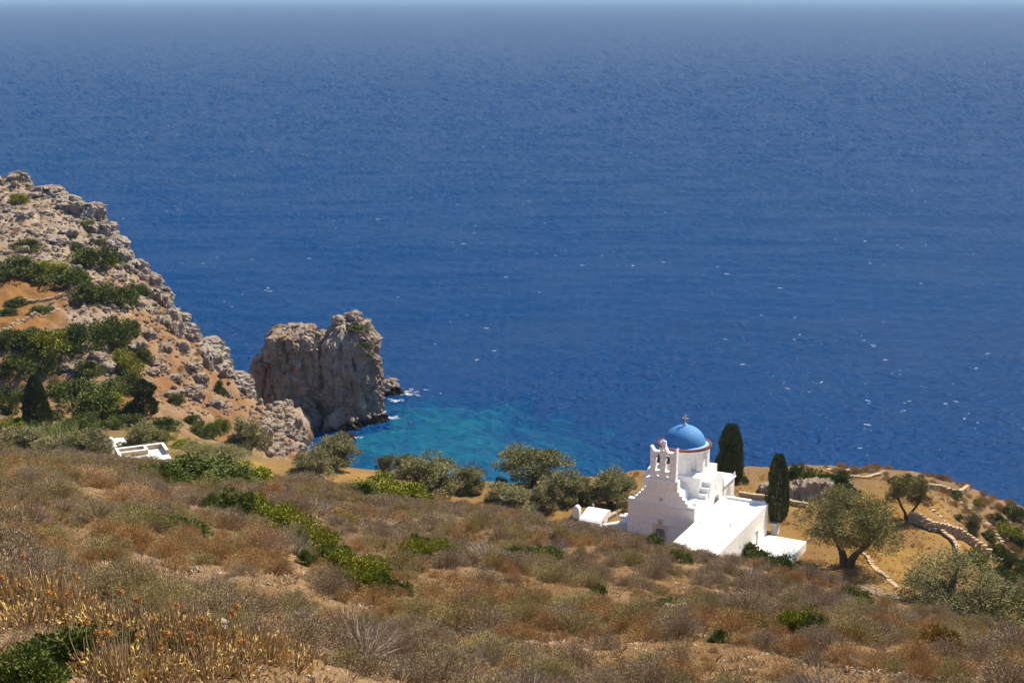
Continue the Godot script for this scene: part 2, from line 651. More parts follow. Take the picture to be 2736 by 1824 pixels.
func build_church() -> void:
	var ch := thing("church", "whitewashed church with blue dome and bell gable above the sea", "church", Vector3(13.176, 24.61, -154.866), deg_to_rad(-27.0))
	# facade: stepped gable
	var f := solid(ch, "facade", M.white)
	var left := [[0.0, 0.30], [0.84, 0.30]]
	for k in 4: left.append_array([[0.84 + 0.34 * k, 0.30 + 0.39 * (k + 1)], [0.84 + 0.34 * (k + 1), 0.30 + 0.39 * (k + 1)]])
	var outline := [[0.0, -5.4], [0.0, 0.30]]
	outline.append_array(left.slice(1))
	var mirror := []
	for q in left: mirror.append([8.0 - q[0], q[1]])
	mirror.reverse()
	outline.append_array(mirror)
	outline.append([8.0, -5.4])
	outline.reverse()
	extrude(f, "gable", outline, 0.0, 0.62)
	var doorway := [[3.40, -5.0], [4.56, -5.0], [4.56, -2.98], [4.36, -2.74], [3.60, -2.74], [3.40, -2.98]]
	extrude(f, "doorway", doorway, -0.1, 0.36, CSGShape3D.OPERATION_SUBTRACTION)
	extrude(f, "left_arch_panel", arch(2.45, -5.1, 1.75, -2.05, 0.28), -0.1, 0.16, CSGShape3D.OPERATION_SUBTRACTION)
	extrude(f, "right_arch_panel", arch(5.55, -5.1, 0.40, -2.10, 0.3), -0.1, 0.16, CSGShape3D.OPERATION_SUBTRACTION)
	paint(f)
	unv(ch, "string_course", -0.12, -0.12, -0.14, 7.86, 0.0, 0.02, M.white)
	unv(ch, "string_course", -0.07, -2.10, -0.07, 0.70, -2.03, 0.02, M.white)
	unv(ch, "string_course", 1.75, -2.16, -0.02, 2.75, -2.09, 0.09, M.white)
	unv(ch, "string_course", 5.0, -2.16, -0.05, 5.98, -2.09, 0.07, M.white)
	unv(ch, "wall_strip", 5.94, -5.0, -0.04, 6.0, -2.16, 0.01, M.white)
	# the arcade band under the bells
	var band := solid(ch, "arcade_band", M.white)
	extrude(band, "band", rect(2.16, 1.84, 5.92, 3.10), -0.10, 0.85)
	for k in 5:
		extrude(band, "niche", arch(2.62 + 0.68 * k, 1.95, 0.25, 2.52), -0.2, 0.20, CSGShape3D.OPERATION_SUBTRACTION)
	paint(band)
	# the bell gable
	var bell := solid(ch, "bell_gable", M.white)
	var crown := [[2.60, 3.10], [5.64, 3.10], [5.70, 6.86], [5.50, 6.72], [5.34, 6.40], [5.10, 6.24], [4.86, 6.30], [4.66, 6.26], [4.52, 6.40], [4.42, 6.66], [4.30, 6.82], [4.12, 6.88], [3.94, 6.82], [3.82, 6.66], [3.72, 6.40], [3.58, 6.26], [3.38, 6.30], [3.14, 6.24], [2.92, 6.38], [2.76, 6.68], [2.56, 6.80]]
	extrude(bell, "crown", crown, 0.02, 0.62)
	for u in [3.46, 4.62]:
		extrude(bell, "bell_opening", arch(u, 4.02, 0.27, 5.80), -0.2, 1.2, CSGShape3D.OPERATION_SUBTRACTION)
		extrude(bell, "foot_opening", arch(u, 3.30, 0.20, 3.52, 0.5), -0.2, 1.2, CSGShape3D.OPERATION_SUBTRACTION)
	extrude(bell, "oculus", arch(4.08, 6.30, 0.16, 6.44), -0.2, 1.2, CSGShape3D.OPERATION_SUBTRACTION)
	paint(bell)
	for v in [3.86, 4.72, 5.52]:
		for seg in [[2.55, 3.18], [3.74, 4.34], [4.90, 5.69]]:
			unv(ch, "ledge", seg[0], v, -0.04, seg[1], v + 0.07, 0.70, M.white)
	part("finial_base", box_mesh(Vector3(0.42, 0.34, 0.42)), M.white, ch, Vector3(4.12, 6.99, -0.33))
	part("finial", lathe([[0.0, 0.62], [0.10, 0.60], [0.20, 0.50], [0.25, 0.36], [0.25, 0.24], [0.19, 0.10], [0.22, 0.0], [0.22, -0.05]], 20), M.white, ch, Vector3(4.12, 7.16, -0.33)).scale = Vector3(0.95, 0.66, 0.95)
	for u in [3.46, 4.62]:
		var b := part("bell", lathe([[0.0, 0.62], [0.10, 0.60], [0.14, 0.48], [0.17, 0.25], [0.22, 0.08], [0.24, 0.0], [0.20, 0.02], [0.0, 0.1]], 20), M.bronze, ch, Vector3(u, 4.98, -0.33))
		part("yoke", box_mesh(Vector3(0.62, 0.14, 0.12)), M.slate, b, Vector3(0, 0.66, 0))
		part("clapper", box_mesh(Vector3(0.04, 0.2, 0.04)), M.dark, b, Vector3(0, -0.03, 0))
	# medallion with its cross
	var disc := lathe([[0.0, 0.08], [0.27, 0.08], [0.32, 0.05], [0.33, 0.0], [0.33, -0.02]], 32)
	var med := part("medallion", disc, M.white, ch, Vector3(4.0, 0.75, 0.0))
	med.rotation_degrees.x = 90.0
	var cr := Bag.new()
	cr.box(Vector3(0, 0, 0), Vector3(0.05, 0.02, 0.34))
	cr.box(Vector3(0, 0.002, 0), Vector3(0.34, 0.02, 0.05))
	for q in [Vector3(0.165, 0.004, 0), Vector3(-0.165, 0.004, 0)]: cr.box(q, Vector3(0.04, 0.02, 0.14))
	for q in [Vector3(0, 0.004, 0.165), Vector3(0, 0.004, -0.165)]: cr.box(q, Vector3(0.14, 0.02, 0.04))
	part("cross", cr.mesh(), M.dark, med, Vector3(0, 0.085, 0))
	# the door
	var dr := solid(ch, "door", M.door)
	extrude(dr, "leaves", doorway, 0.20, 0.05)
	paint(dr)
	for k in 2:
		for r in 3: unv(ch, "door_panel", 3.48 + 0.53 * k, -4.85 + 0.62 * r, 0.185, 3.93 + 0.53 * k, -4.35 + 0.62 * r, 0.21, M.door)
	unv(ch, "door_meeting_rail", 3.955, -4.95, 0.175, 4.005, -2.78, 0.21, M.dark)
	var sur := solid(ch, "door_surround", M.cream)
	extrude(sur, "frame", [[3.10, -5.0], [4.86, -5.0], [4.86, -2.40], [3.10, -2.40]], -0.06, 0.12)
	extrude(sur, "hole", doorway, -0.2, 0.5, CSGShape3D.OPERATION_SUBTRACTION)
	paint(sur)
	unv(ch, "lintel", 3.02, -2.40, -0.12, 4.94, -2.30, 0.03, M.cream)
	unv(ch, "plaque", 3.66, -2.26, -0.06, 4.28, -1.62, 0.03, M.cream)
	var ic := Bag.new()
	ic.box(Vector3(-0.08, 0.05, 0), Vector3(0.16, 0.22, 0.03))
	ic.box(Vector3(0.12, -0.08, 0), Vector3(0.14, 0.18, 0.03))
	ic.box(Vector3(-0.05, -0.18, 0), Vector3(0.2, 0.08, 0.03))
	part("plaque_relief", ic.mesh(), M.tan, ch, Vector3(3.97, -1.94, 0.065))
	unv(ch, "cornice", 3.78, -1.54, -0.05, 4.18, -1.48, 0.03, M.white)
	# body with blind arches on the right wall
	var body := solid(ch, "nave", M.white)
	extrude_side(body, "body", rect(0.615, -5.4, 13.9, 0.10), 7.99, 7.98)
	extrude_side(body, "blind_arch", arch(7.5, -4.0, 0.95, -1.25), 8.3, 0.75, CSGShape3D.OPERATION_SUBTRACTION)
	extrude_side(body, "blind_arch_two", arch(11.75, -4.0, 0.85, -1.55), 8.3, 0.85, CSGShape3D.OPERATION_SUBTRACTION)
	paint(body)
	var vault := solid(ch, "nave_vault", M.white)
	extrude(vault, "vault", arch(4.0, 0.0, 1.88, 0.2, 1.0, 20), 0.60, 3.7)
	paint(vault)
	# crossing block, its roof and the drum
	unv(ch, "crossing_block", 1.0, 0.0, 4.2, 7.0, 2.38, 10.2, M.white)
	var roof := Bag.new()
	var q0 := [Vector3(0.96, 2.38, -4.16), Vector3(7.04, 2.38, -4.16), Vector3(7.04, 2.38, -10.24), Vector3(0.96, 2.38, -10.24)]
	var q1 := [Vector3(2.1, 2.72, -5.3), Vector3(5.9, 2.72, -5.3), Vector3(5.9, 2.72, -9.1), Vector3(2.1, 2.72, -9.1)]
	for k in 4: roof.quad(q0[k], q1[k], q1[(k + 1) % 4], q0[(k + 1) % 4], Color.WHITE)
	roof.quad(q1[3], q1[2], q1[1], q1[0], Color.WHITE)
	part("crossing_roof", roof.mesh(), M.white, ch)
	for s in [0, 1]:
		var tr := solid(ch, "transept", M.white)
		if s == 0:
			extrude_side(tr, "gable", arch(7.2, -0.4, 2.55, 0.0, 0.87, 24), 8.03, 1.2)
			extrude_side(tr, "window_recess", arch(6.85, 0.36, 0.17, 0.75), 8.2, 0.42, CSGShape3D.OPERATION_SUBTRACTION)
		else:
			extrude_side(tr, "gable", arch(7.2, -0.4, 2.55, 0.0, 0.87, 24), 1.2, 1.23)
		paint(tr)
	unv(ch, "window_hood", 7.9, 1.0, 6.62, 8.06, 1.06, 7.08, M.white)
	for k in 3:
		unv(ch, "step", 7.02, 0.05, 3.92 + 0.62 * k, 7.94, 0.62 + 0.56 * k, 4.9 + 0.62 * k, M.white)
	var drum := solid(ch, "drum", M.white)
	var oct := []
	for k in 8: oct.append([4.0 + 2.90 * cos(PI / 8 + TAU * k / 8), 7.2 + 2.90 * sin(PI / 8 + TAU * k / 8)])
	var dm := extrude(drum, "octagon", oct, 0, 2.9)
	dm.transform = Transform3D(Basis(Vector3(1, 0, 0), Vector3(0, 0, -1), Vector3(0, 1, 0)), Vector3(0, 5.1, 0))
	for k in 8:
		var a := TAU * k / 8
		var cut := extrude(drum, "niche", arch(0.0, 2.75, 0.36 if k != 0 else 0.26, 3.95), 0, 0.55, CSGShape3D.OPERATION_SUBTRACTION)
		cut.transform = Transform3D(Basis(Vector3.UP, a), Vector3(4.0, 0, -7.2) + Vector3(sin(a), 0, cos(a)) * 2.95)
	paint(drum)
	for k in 8:
		var a := TAU * k / 8
		var w := part("window", box_mesh(Vector3(0.5, 1.4, 0.03)), M.white if k in [0, 1] else M.pane, ch, Vector3(4.0, 3.55, -7.2) + Vector3(sin(a), 0, cos(a)) * 2.43)
		w.rotation.y = a
	# eaves, terracotta rim, apron and dome
	part("eaves", lathe([[0.3, 5.18], [2.96, 5.18], [3.02, 5.10], [2.98, 5.0], [2.72, 4.94], [2.3, 4.94]], 72), M.white, ch, Vector3(4.0, 0, -7.2))
	var rim := Node3D.new()
	rim.name = "tile_rim"
	ch.add_child(rim)
	rim.position = Vector3(4.0, 5.16, -7.2)
	var tile := Bag.new()
	for s in 8:
		var a0 := PI * s / 8
		var a1 := PI * (s + 1) / 8
		var o0 := Vector3(cos(a0) * 0.105, sin(a0) * 0.12, 0)
		var o1 := Vector3(cos(a1) * 0.105, sin(a1) * 0.12, 0)
		tile.quad(o0 + Vector3(0, 0.10, 0.16), o1 + Vector3(0, 0.10, 0.16), o1 + Vector3(0, 0.16, -0.14), o0 + Vector3(0, 0.16, -0.14), Color.WHITE)
		tile.tri(Vector3(0, 0.05, 0.16), o1 + Vector3(0, 0.10, 0.16), o0 + Vector3(0, 0.10, 0.16), Color.WHITE)
	tile.box(Vector3(0, 0.06, 0), Vector3(0.2, 0.13, 0.28))
	var tm := tile.mesh()
	for k in 84:
		var a := TAU * k / 84
		var t := part("tile", tm, M.terracotta, rim, Vector3(sin(a), 0, cos(a)) * 2.98)
		t.rotation.y = a
	part("tile_bed", lathe([[2.82, 0.08], [2.86, 0.17], [3.0, 0.14], [3.06, 0.08], [3.06, 0.0], [2.82, 0.0]], 84), M.terracotta, rim)
	part("apron", lathe([[2.2, 5.50], [2.46, 5.42], [2.62, 5.34], [2.90, 5.30], [2.90, 5.2]], 72), M.apron, ch, Vector3(4.0, 0, -7.2))
	var prof := []
	for k in 25:
		var a := PI / 2 * k / 24.0
		prof.append([2.44 * sin(a) + 0.0001, 5.16 + 2.32 * cos(a)])
	part("dome", lathe(prof, 72), M.blue, ch, Vector3(4.0, 0, -7.2))
	part("dome_cap", lathe([[0.0, 7.66], [0.20, 7.66], [0.22, 7.60], [0.34, 7.42], [0.5, 7.3]], 20), M.apron, ch, Vector3(4.0, 0, -7.2))
	var x := Bag.new()
	x.box(Vector3(0, 0.5, 0), Vector3(0.09, 1.0, 0.07))
	x.box(Vector3(0, 0.66, 0), Vector3(0.46, 0.10, 0.072))
	for q in [Vector3(0.26, 0.66, 0), Vector3(-0.26, 0.66, 0), Vector3(0, 1.0, 0)]:
		for k in 3:
			var a := TAU * k / 3 + (PI / 2 if q.x == 0.0 else (0.0 if q.x > 0 else PI))
			x.box(q + Vector3(cos(a) * 0.055, sin(a) * 0.055, 0), Vector3(0.10, 0.10, 0.08))
	x.box(Vector3(0, 0.03, 0), Vector3(0.2, 0.08, 0.2))
	part("dome_cross", x.mesh(), M.gilt, ch, Vector3(4.0, 7.64, -7.2))
	# east end roof, cornice and corner horn, drain pipe
	unv(ch, "east_roof", 0.3, 0.10, 10.3, 7.7, 0.22, 13.7, M.white)
	unv(ch, "cornice", 7.9, -0.16, 9.75, 8.16, -0.02, 13.98, M.white)
	unv(ch, "cornice", 0.0, -0.16, 13.88, 8.1, -0.03, 14.06, M.white)
	var horn := Bag.new()
	horn.tri(Vector3(-0.3, 0, 0), Vector3(0.1, 0.62, 0), Vector3(0.1, 0, 0.3), Color.WHITE)
	horn.tri(Vector3(0.1, 0, 0.3), Vector3(0.1, 0.62, 0), Vector3(0.12, 0, -0.1), Color.WHITE)
	horn.tri(Vector3(0.12, 0, -0.1), Vector3(0.1, 0.62, 0), Vector3(-0.3, 0, 0), Color.WHITE)
	part("horn", horn.mesh(), M.white, ch, Vector3(7.95, -0.02, -13.85))
	unv(ch, "plinth_ledge", 7.95, -2.75, 13.3, 8.12, -2.62, 14.0, M.white)
	part("apse", lathe([[0.0, 0.3], [0.9, 0.15], [1.6, -0.2], [1.7, -0.4], [1.7, -5.4]], 32), M.white, ch, Vector3(4.0, 0, -13.9))
	var pipe := CylinderMesh.new()
	pipe.top_radius = 0.03
	pipe.bottom_radius = 0.03
	pipe.height = 2.7
	pipe.radial_segments = 8
	part("drain_pipe", pipe, M.grey, ch, Vector3(8.09, 0.02, -9.6))
	unv(ch, "roof_chute", 7.3, 0.10, 1.6, 7.9, 0.24, 1.75, M.white)
	var nub := solid(ch, "roof_vent", M.white)
	extrude(nub, "hood", arch(7.6, 0.1, 0.22, 0.4), 0.9, 0.5)
	paint(nub)

	# the long flat-roofed wing
	var wing := thing("church_wing", "long flat-roofed white wing beside the church", "building", ch.position, ch.rotation.y)
	var wb := solid(wing, "walls", M.white)
	extrude(wb, "walls", rect(8.012, -6.4, 13.5, -1.3), -10.0, 19.6)
	extrude_side(wb, "door_recess", rect(5.25, -5.2, 6.15, -3.2), 13.7, 0.34, CSGShape3D.OPERATION_SUBTRACTION)
	extrude_side(wb, "slot", rect(-0.62, -3.4, -0.32, -2.9), 13.7, 0.4, CSGShape3D.OPERATION_SUBTRACTION)
	paint(wb)
	unv(wing, "parapet", 8.6, -1.30, 9.05, 13.3, -1.06, 9.5, M.white)
	unv(wing, "door", 13.36, -5.1, 5.3, 13.38, -3.24, 6.1, flat("pale_blue_door", 0.5, 0.56, 0.62, 0.6))
	unv(wing, "door_head", 13.36, -3.2, 5.1, 13.62, -3.1, 6.3, M.white)
	unv(wing, "chimney", 11.9, -1.30, 0.6, 12.06, -0.9, 0.74, M.white)
	unv(wing, "chimney", 8.6, -1.30, -0.2, 8.72, -1.1, -0.1, M.white)
	# cistern terrace at its right
	var cis := thing("cistern", "low flat white cistern roof at the wing's right end", "cistern", ch.position, ch.rotation.y)
	unv(cis, "tank", 13.512, -8.6, -2.0, 18.25, -5.0, 9.35, M.white)
	unv(cis, "hatch", 17.25, -5.0, 7.9, 17.95, -4.93, 8.7, M.white)
	unv(cis, "hatch_rim", 17.2, -5.0, 7.84, 17.24, -4.9, 8.76, M.cream)
	var shed := thing("shed", "small white shed with slate-blue flat roof behind the wing", "shed", ch.position, ch.rotation.y)
	unv(shed, "walls", 13.55, -6.4, 11.0, 14.15, -4.1, 12.4, M.white)
	unv(shed, "roof", 13.52, -4.1, 10.9, 14.22, -3.98, 12.5, M.slate)


func build_yard() -> void:
	var o := Vector3(13.176, 24.61, -154.866)
	var turn := deg_to_rad(-27.0)
	var mon := thing("shrine_pillar", "narrow white pillar with pointed top left of the white tomb", "shrine", o, turn)
	var body := Bag.new()
	var u0 := -8.35; var u1 := -7.45; var n0 := 3.1; var n1 := 3.75
	var lo := -5.2; var mid := -3.72; var top := -3.0
	body.box(Vector3((u0 + u1) / 2, (lo + mid) / 2, -(n0 + n1) / 2), Vector3(u1 - u0, mid - lo, n1 - n0))
	part("shaft", body.mesh(), M.white, mon)
	var cap := solid(mon, "cap", M.white)
	extrude(cap, "cap", [[u0, mid + 0.002], [u1, mid + 0.002], [u1 - 0.10, mid + 0.42], [u1 - 0.28, mid + 0.64], [(u0 + u1) / 2, top], [u0 + 0.28, mid + 0.64], [u0 + 0.10, mid + 0.42]], n0, n1 - n0)
	paint(cap)
	var tomb := thing("vaulted_tomb", "low white vaulted tomb with small blue-white cross", "tomb", o, turn)
	var tb := solid(tomb, "vault", M.white)
	extrude_side(tb, "vault", [[1.9, -5.2], [5.2, -5.2], [5.2, -3.75], [4.9, -3.5], [4.3, -3.42], [2.2, -4.0], [1.9, -4.2]], -4.25, 2.7)
	extrude_side(tb, "opening", arch(2.9, -5.3, 0.35, -4.5), -4.0, 0.6, CSGShape3D.OPERATION_SUBTRACTION)
	paint(tb)
	var x := Bag.new()
	x.box(Vector3(0, 0.28, 0), Vector3(0.06, 0.56, 0.05))
	x.box(Vector3(0, 0.38, 0), Vector3(0.32, 0.06, 0.052))
	part("cross", x.mesh(), flat("pale_blue_paint", 0.55, 0.66, 0.75, 0.6), tomb, Vector3(-6.3, -3.44, -4.6))
	var wall := thing("yard_wall", "low white rounded wall between the tomb and the church facade", "wall", o, turn)
	var wc := solid(wall, "wall", M.white)
	extrude(wc, "wall", arch(0.0, -2.4, 0.28, -0.35, 1.0, 10), 0, 3.6)
	paint(wc)
	wc.transform = Transform3D(Basis(Vector3.UP, deg_to_rad(-38.0)), Vector3(-3.3, -3.55, -0.6))
	var stones := thing("whitewashed_rubble", "whitewashed stones heaped beside the facade's left corner", "stones", o, turn)
	for k in 16:
		var s := part("stone", rock_mesh(k % 4), M.white, stones, Vector3(-2.4 + rng.randf() * 1.9, -4.0 + rng.randf() * 0.5, -3.4 - rng.randf() * 1.6))
		s.scale = Vector3(0.3, 0.2, 0.25) * rng.randf_range(0.8, 1.5)
		s.rotation.y = rng.randf() * TAU
	var lump := part("white_boulder", rock_mesh(2), M.white)
	lump.position = o + Basis(Vector3.UP, turn) * Vector3(2.6, -4.5, 2.6)
	lump.scale = Vector3(0.7, 0.6, 0.5)
	tag(lump, "white painted boulder in front of the church door", "boulder")
	var cover := part("roof_slab", rock_mesh(3), M.stone)
	cover.position = o + Basis(Vector3.UP, turn) * Vector3(16.0, -5.3, 2.2)
	cover.scale = Vector3(2.6, 0.7, 1.6)
	cover.rotation = Vector3(0.25, 0.9, -0.2)
	tag(cover, "grey bedrock slab leaning over the cistern's near edge", "rock")


func build_house() -> void:
	# the flat-roofed house in the olives at the left
	var y := ground(-44.4, -162.8)
	var h := thing("flat_roofed_house", "flat white roof with tan parapets among olives at left", "house", Vector3(-44.3, y + 0.55, -165.0), deg_to_rad(24.0))
	block(h, "walls", Vector3(-2.9, -4.5, -2.4), Vector3(2.9, 0.0, 2.4), M.white)
	for w in [[-2.9, -2.4, 2.9, -2.05], [-2.9, -2.05, -2.6, 2.4], [2.6, -2.05, 2.9, 0.7], [-2.6, -0.6, 0.7, -0.3], [0.4, -2.05, 0.7, -0.6]]:
		var p := block(h, "parapet", Vector3(w[0], 0.0, w[1]), Vector3(w[2], 0.52, w[3]), M.tan)
		block(p, "coping", Vector3(w[0] - 0.02, 0.52, w[1] - 0.02) - p.position, Vector3(w[2] + 0.02, 0.60, w[3] + 0.02) - p.position, M.white)
	block(h, "chimney", Vector3(-2.3, 0.0, 1.4), Vector3(-1.7, 0.7, 1.9), M.cream)
	var s := thing("cottage", "white cottage with lumpy roof half hidden by olives", "house", Vector3(-54.0, ground(-54, -184) - 3.1, -184.0), 0.3)
	block(s, "walls", Vector3(-2.4, -1, -1.8), Vector3(2.4, 3.4, 1.8), M.white)
	block(s, "roof", Vector3(-2.6, 3.4, -2.0), Vector3(2.6, 3.6, 2.0), M.white)
	block(s, "chimney", Vector3(-3.6, 2.0, -0.5), Vector3(-2.8, 5.0, 0.3), M.white)
	block(s, "chimney_cap", Vector3(-4.3, 4.2, -0.6), Vector3(-3.58, 4.6, 0.4), M.white)
	var post := part("white_gatepost", lathe([[0.0, 1.9], [0.3, 1.8], [0.42, 1.5], [0.42, 0.0], [0.42, -0.6]], 12), M.white)
	post.position = Vector3(-49.6, ground(-49.6, -170.0) + 0.8, -170.0)
	tag(post, "small white rounded post between olives left of the flat roof", "post")


# ------------------------------------------------------------------ rock
var rock_cache := {}


func rock_color(p: Vector3, warm := 0.0) -> Color:
	var a := patch.get_noise_3d(p.x * 3.0, p.y * 3.0, p.z * 3.0)
	var b := rough.get_noise_3d(p.x * 1.3, p.y * 1.3, p.z * 1.3)
	var c := blend(Color(0.62, 0.55, 0.46), Color(0.74, 0.69, 0.62), 0.5 + b * 1.4)
	c = blend(c, Color(0.44, 0.29, 0.18), a * 1.1 + warm)
	return blend(c, Color(0.20, 0.165, 0.13), (-a - 0.18) * 2.2)


# a squared, chipped boulder about one unit in radius
func rock_mesh(k: int, warm := 0.0) -> ArrayMesh:
	var key := "%d_%.1f" % [k, warm]
	if rock_cache.has(key): return rock_cache[key]
	var bag := Bag.new()
	var n := 9
	var off := Vector3(k * 17.3, k * 5.1, k * 9.7)
	for face in 6:
		var ax := [Vector3.RIGHT, Vector3.LEFT, Vector3.UP, Vector3.DOWN, Vector3.BACK, Vector3.FORWARD][face] as Vector3
		var s := Vector3(ax.y, ax.z, ax.x)
		var t := ax.cross(s)
		var g := []
		for i in n + 1:
			for j in n + 1:
				var p := ax + s * (2.0 * i / n - 1.0) + t * (2.0 * j / n - 1.0)
				var q := p.normalized()
				p = q.lerp(p * 0.82, 0.42)
				var d := 1.0 + cell.get_noise_3dv(q * 2.6 + off) * 0.30 + cell.get_noise_3dv(q * 7.0 + off) * 0.16 + rough.get_noise_3dv(q * 5.0 + off) * 0.14
				g.append(p * d)
		for i in n:
			for j in n:
				var a: Vector3 = g[i * (n + 1) + j]
				var b: Vector3 = g[(i + 1) * (n + 1) + j]
				var c: Vector3 = g[(i + 1) * (n + 1) + j + 1]
				var e: Vector3 = g[i * (n + 1) + j + 1]
				var col := rock_color((a + c) * 1.5 + off, warm)
				bag.quad(a, e, c, b, col)
	rock_cache[key] = bag.mesh()
	return rock_cache[key]


# a fractured rock tower: footprint half-widths, height, outline of (height share, width share)
func tower(half: Vector2, height: float, shape: Array, seed_: float, rings := 96, sides := 150, foot := 3.0, wet := true) -> ArrayMesh:
	var v := PackedVector3Array()
	var c := PackedColorArray()
	for i in rings + 1:
		var t := float(i) / rings
		# the last rings close the top
		var top := smoothstep(0.86, 1.0, t)
		var y := -foot + (height + foot) * minf(t / 0.93, 1.0)
		var share := 1.0
		var hs := clampf(y / height, 0.0, 1.0)
		for k in shape.size() - 1:
			if hs >= shape[k][0] and hs <= shape[k + 1][0]:
				share = lerpf(shape[k][1], shape[k + 1][1], (hs - shape[k][0]) / (shape[k + 1][0] - shape[k][0]))
		var inner := clampf((t - 0.93) / 0.07, 0.0, 1.0)
		share *= 1.0 - inner
		for j in sides:
			var a := TAU * j / sides
			var e := Vector2(cos(a), sin(a))
			var sq := pow(pow(absf(e.x), 3.2) + pow(absf(e.y), 3.2), -1.0 / 3.2)
			var p := Vector3(e.x * sq * half.x * share, y, e.y * sq * half.y * share)
			var q := p * Vector3(0.55, 0.36, 0.55) + Vector3(seed_, 0, 0)
			var out := Vector3(e.x, 0.0, e.y)
			var d := cell.get_noise_3dv(q * 0.9) * 1.0 + cell.get_noise_3dv(q * 2.4 + Vector3(7, 3, 1)) * 0.75 + cell.get_noise_3dv(q * 6.0) * 0.55 + cell.get_noise_3dv(q * 13.0) * 0.22
			var crack := cell2.get_noise_3dv(q * Vector3(1.1, 0.5, 1.1))
			d -= (1.0 - smoothstep(-1.0, -0.84, crack)) * 1.5
			d += patch.get_noise_3dv(p * 2.0 + Vector3(seed_, 0, 0)) * 0.7
			d *= 1.0 - inner * 0.75
			p += out * d
			if inner > 0.0 or top > 0.0:
				p.y += (cell.get_noise_3d(p.x * 0.5 + seed_, 0, p.z * 0.5) * 1.1 + cell.get_noise_3d(p.x * 1.6, 3, p.z * 1.6 + seed_) * 0.45) * top
			v.append(p)
			var stain := patch.get_noise_3dv(p * Vector3(1.6, 0.7, 1.6) + Vector3(0, seed_, 0))
			var col := rock_color(p * 0.9 + Vector3(seed_, 0, 0), 0.0 if wet else -0.4)
			if not wet: col = blend(col, Color(0.76, 0.71, 0.64), 0.45)
			# iron-brown weathering in ragged patches, and the black weed line of the tide
			col = blend(col, Color(0.46, 0.33, 0.23), smoothstep(0.04, 0.26, stain) * (0.6 if wet else 0.2))
			if wet: col = blend(col, Color(0.06, 0.05, 0.04), smoothstep(1.1, 0.7, p.y + stain * 2.0 + patch.get_noise_3dv(p * 9.0) * 0.6))
			c.append(col)
	var bag := Bag.new()
	for i in rings:
		for j in sides:
			var j2 := (j + 1) % sides
			var col := c[i * sides + j].lerp(c[(i + 1) * sides + j2], 0.5)
			bag.quad(v[i * sides + j], v[i * sides + j2], v[(i + 1) * sides + j2], v[(i + 1) * sides + j], col)
	return bag.mesh()


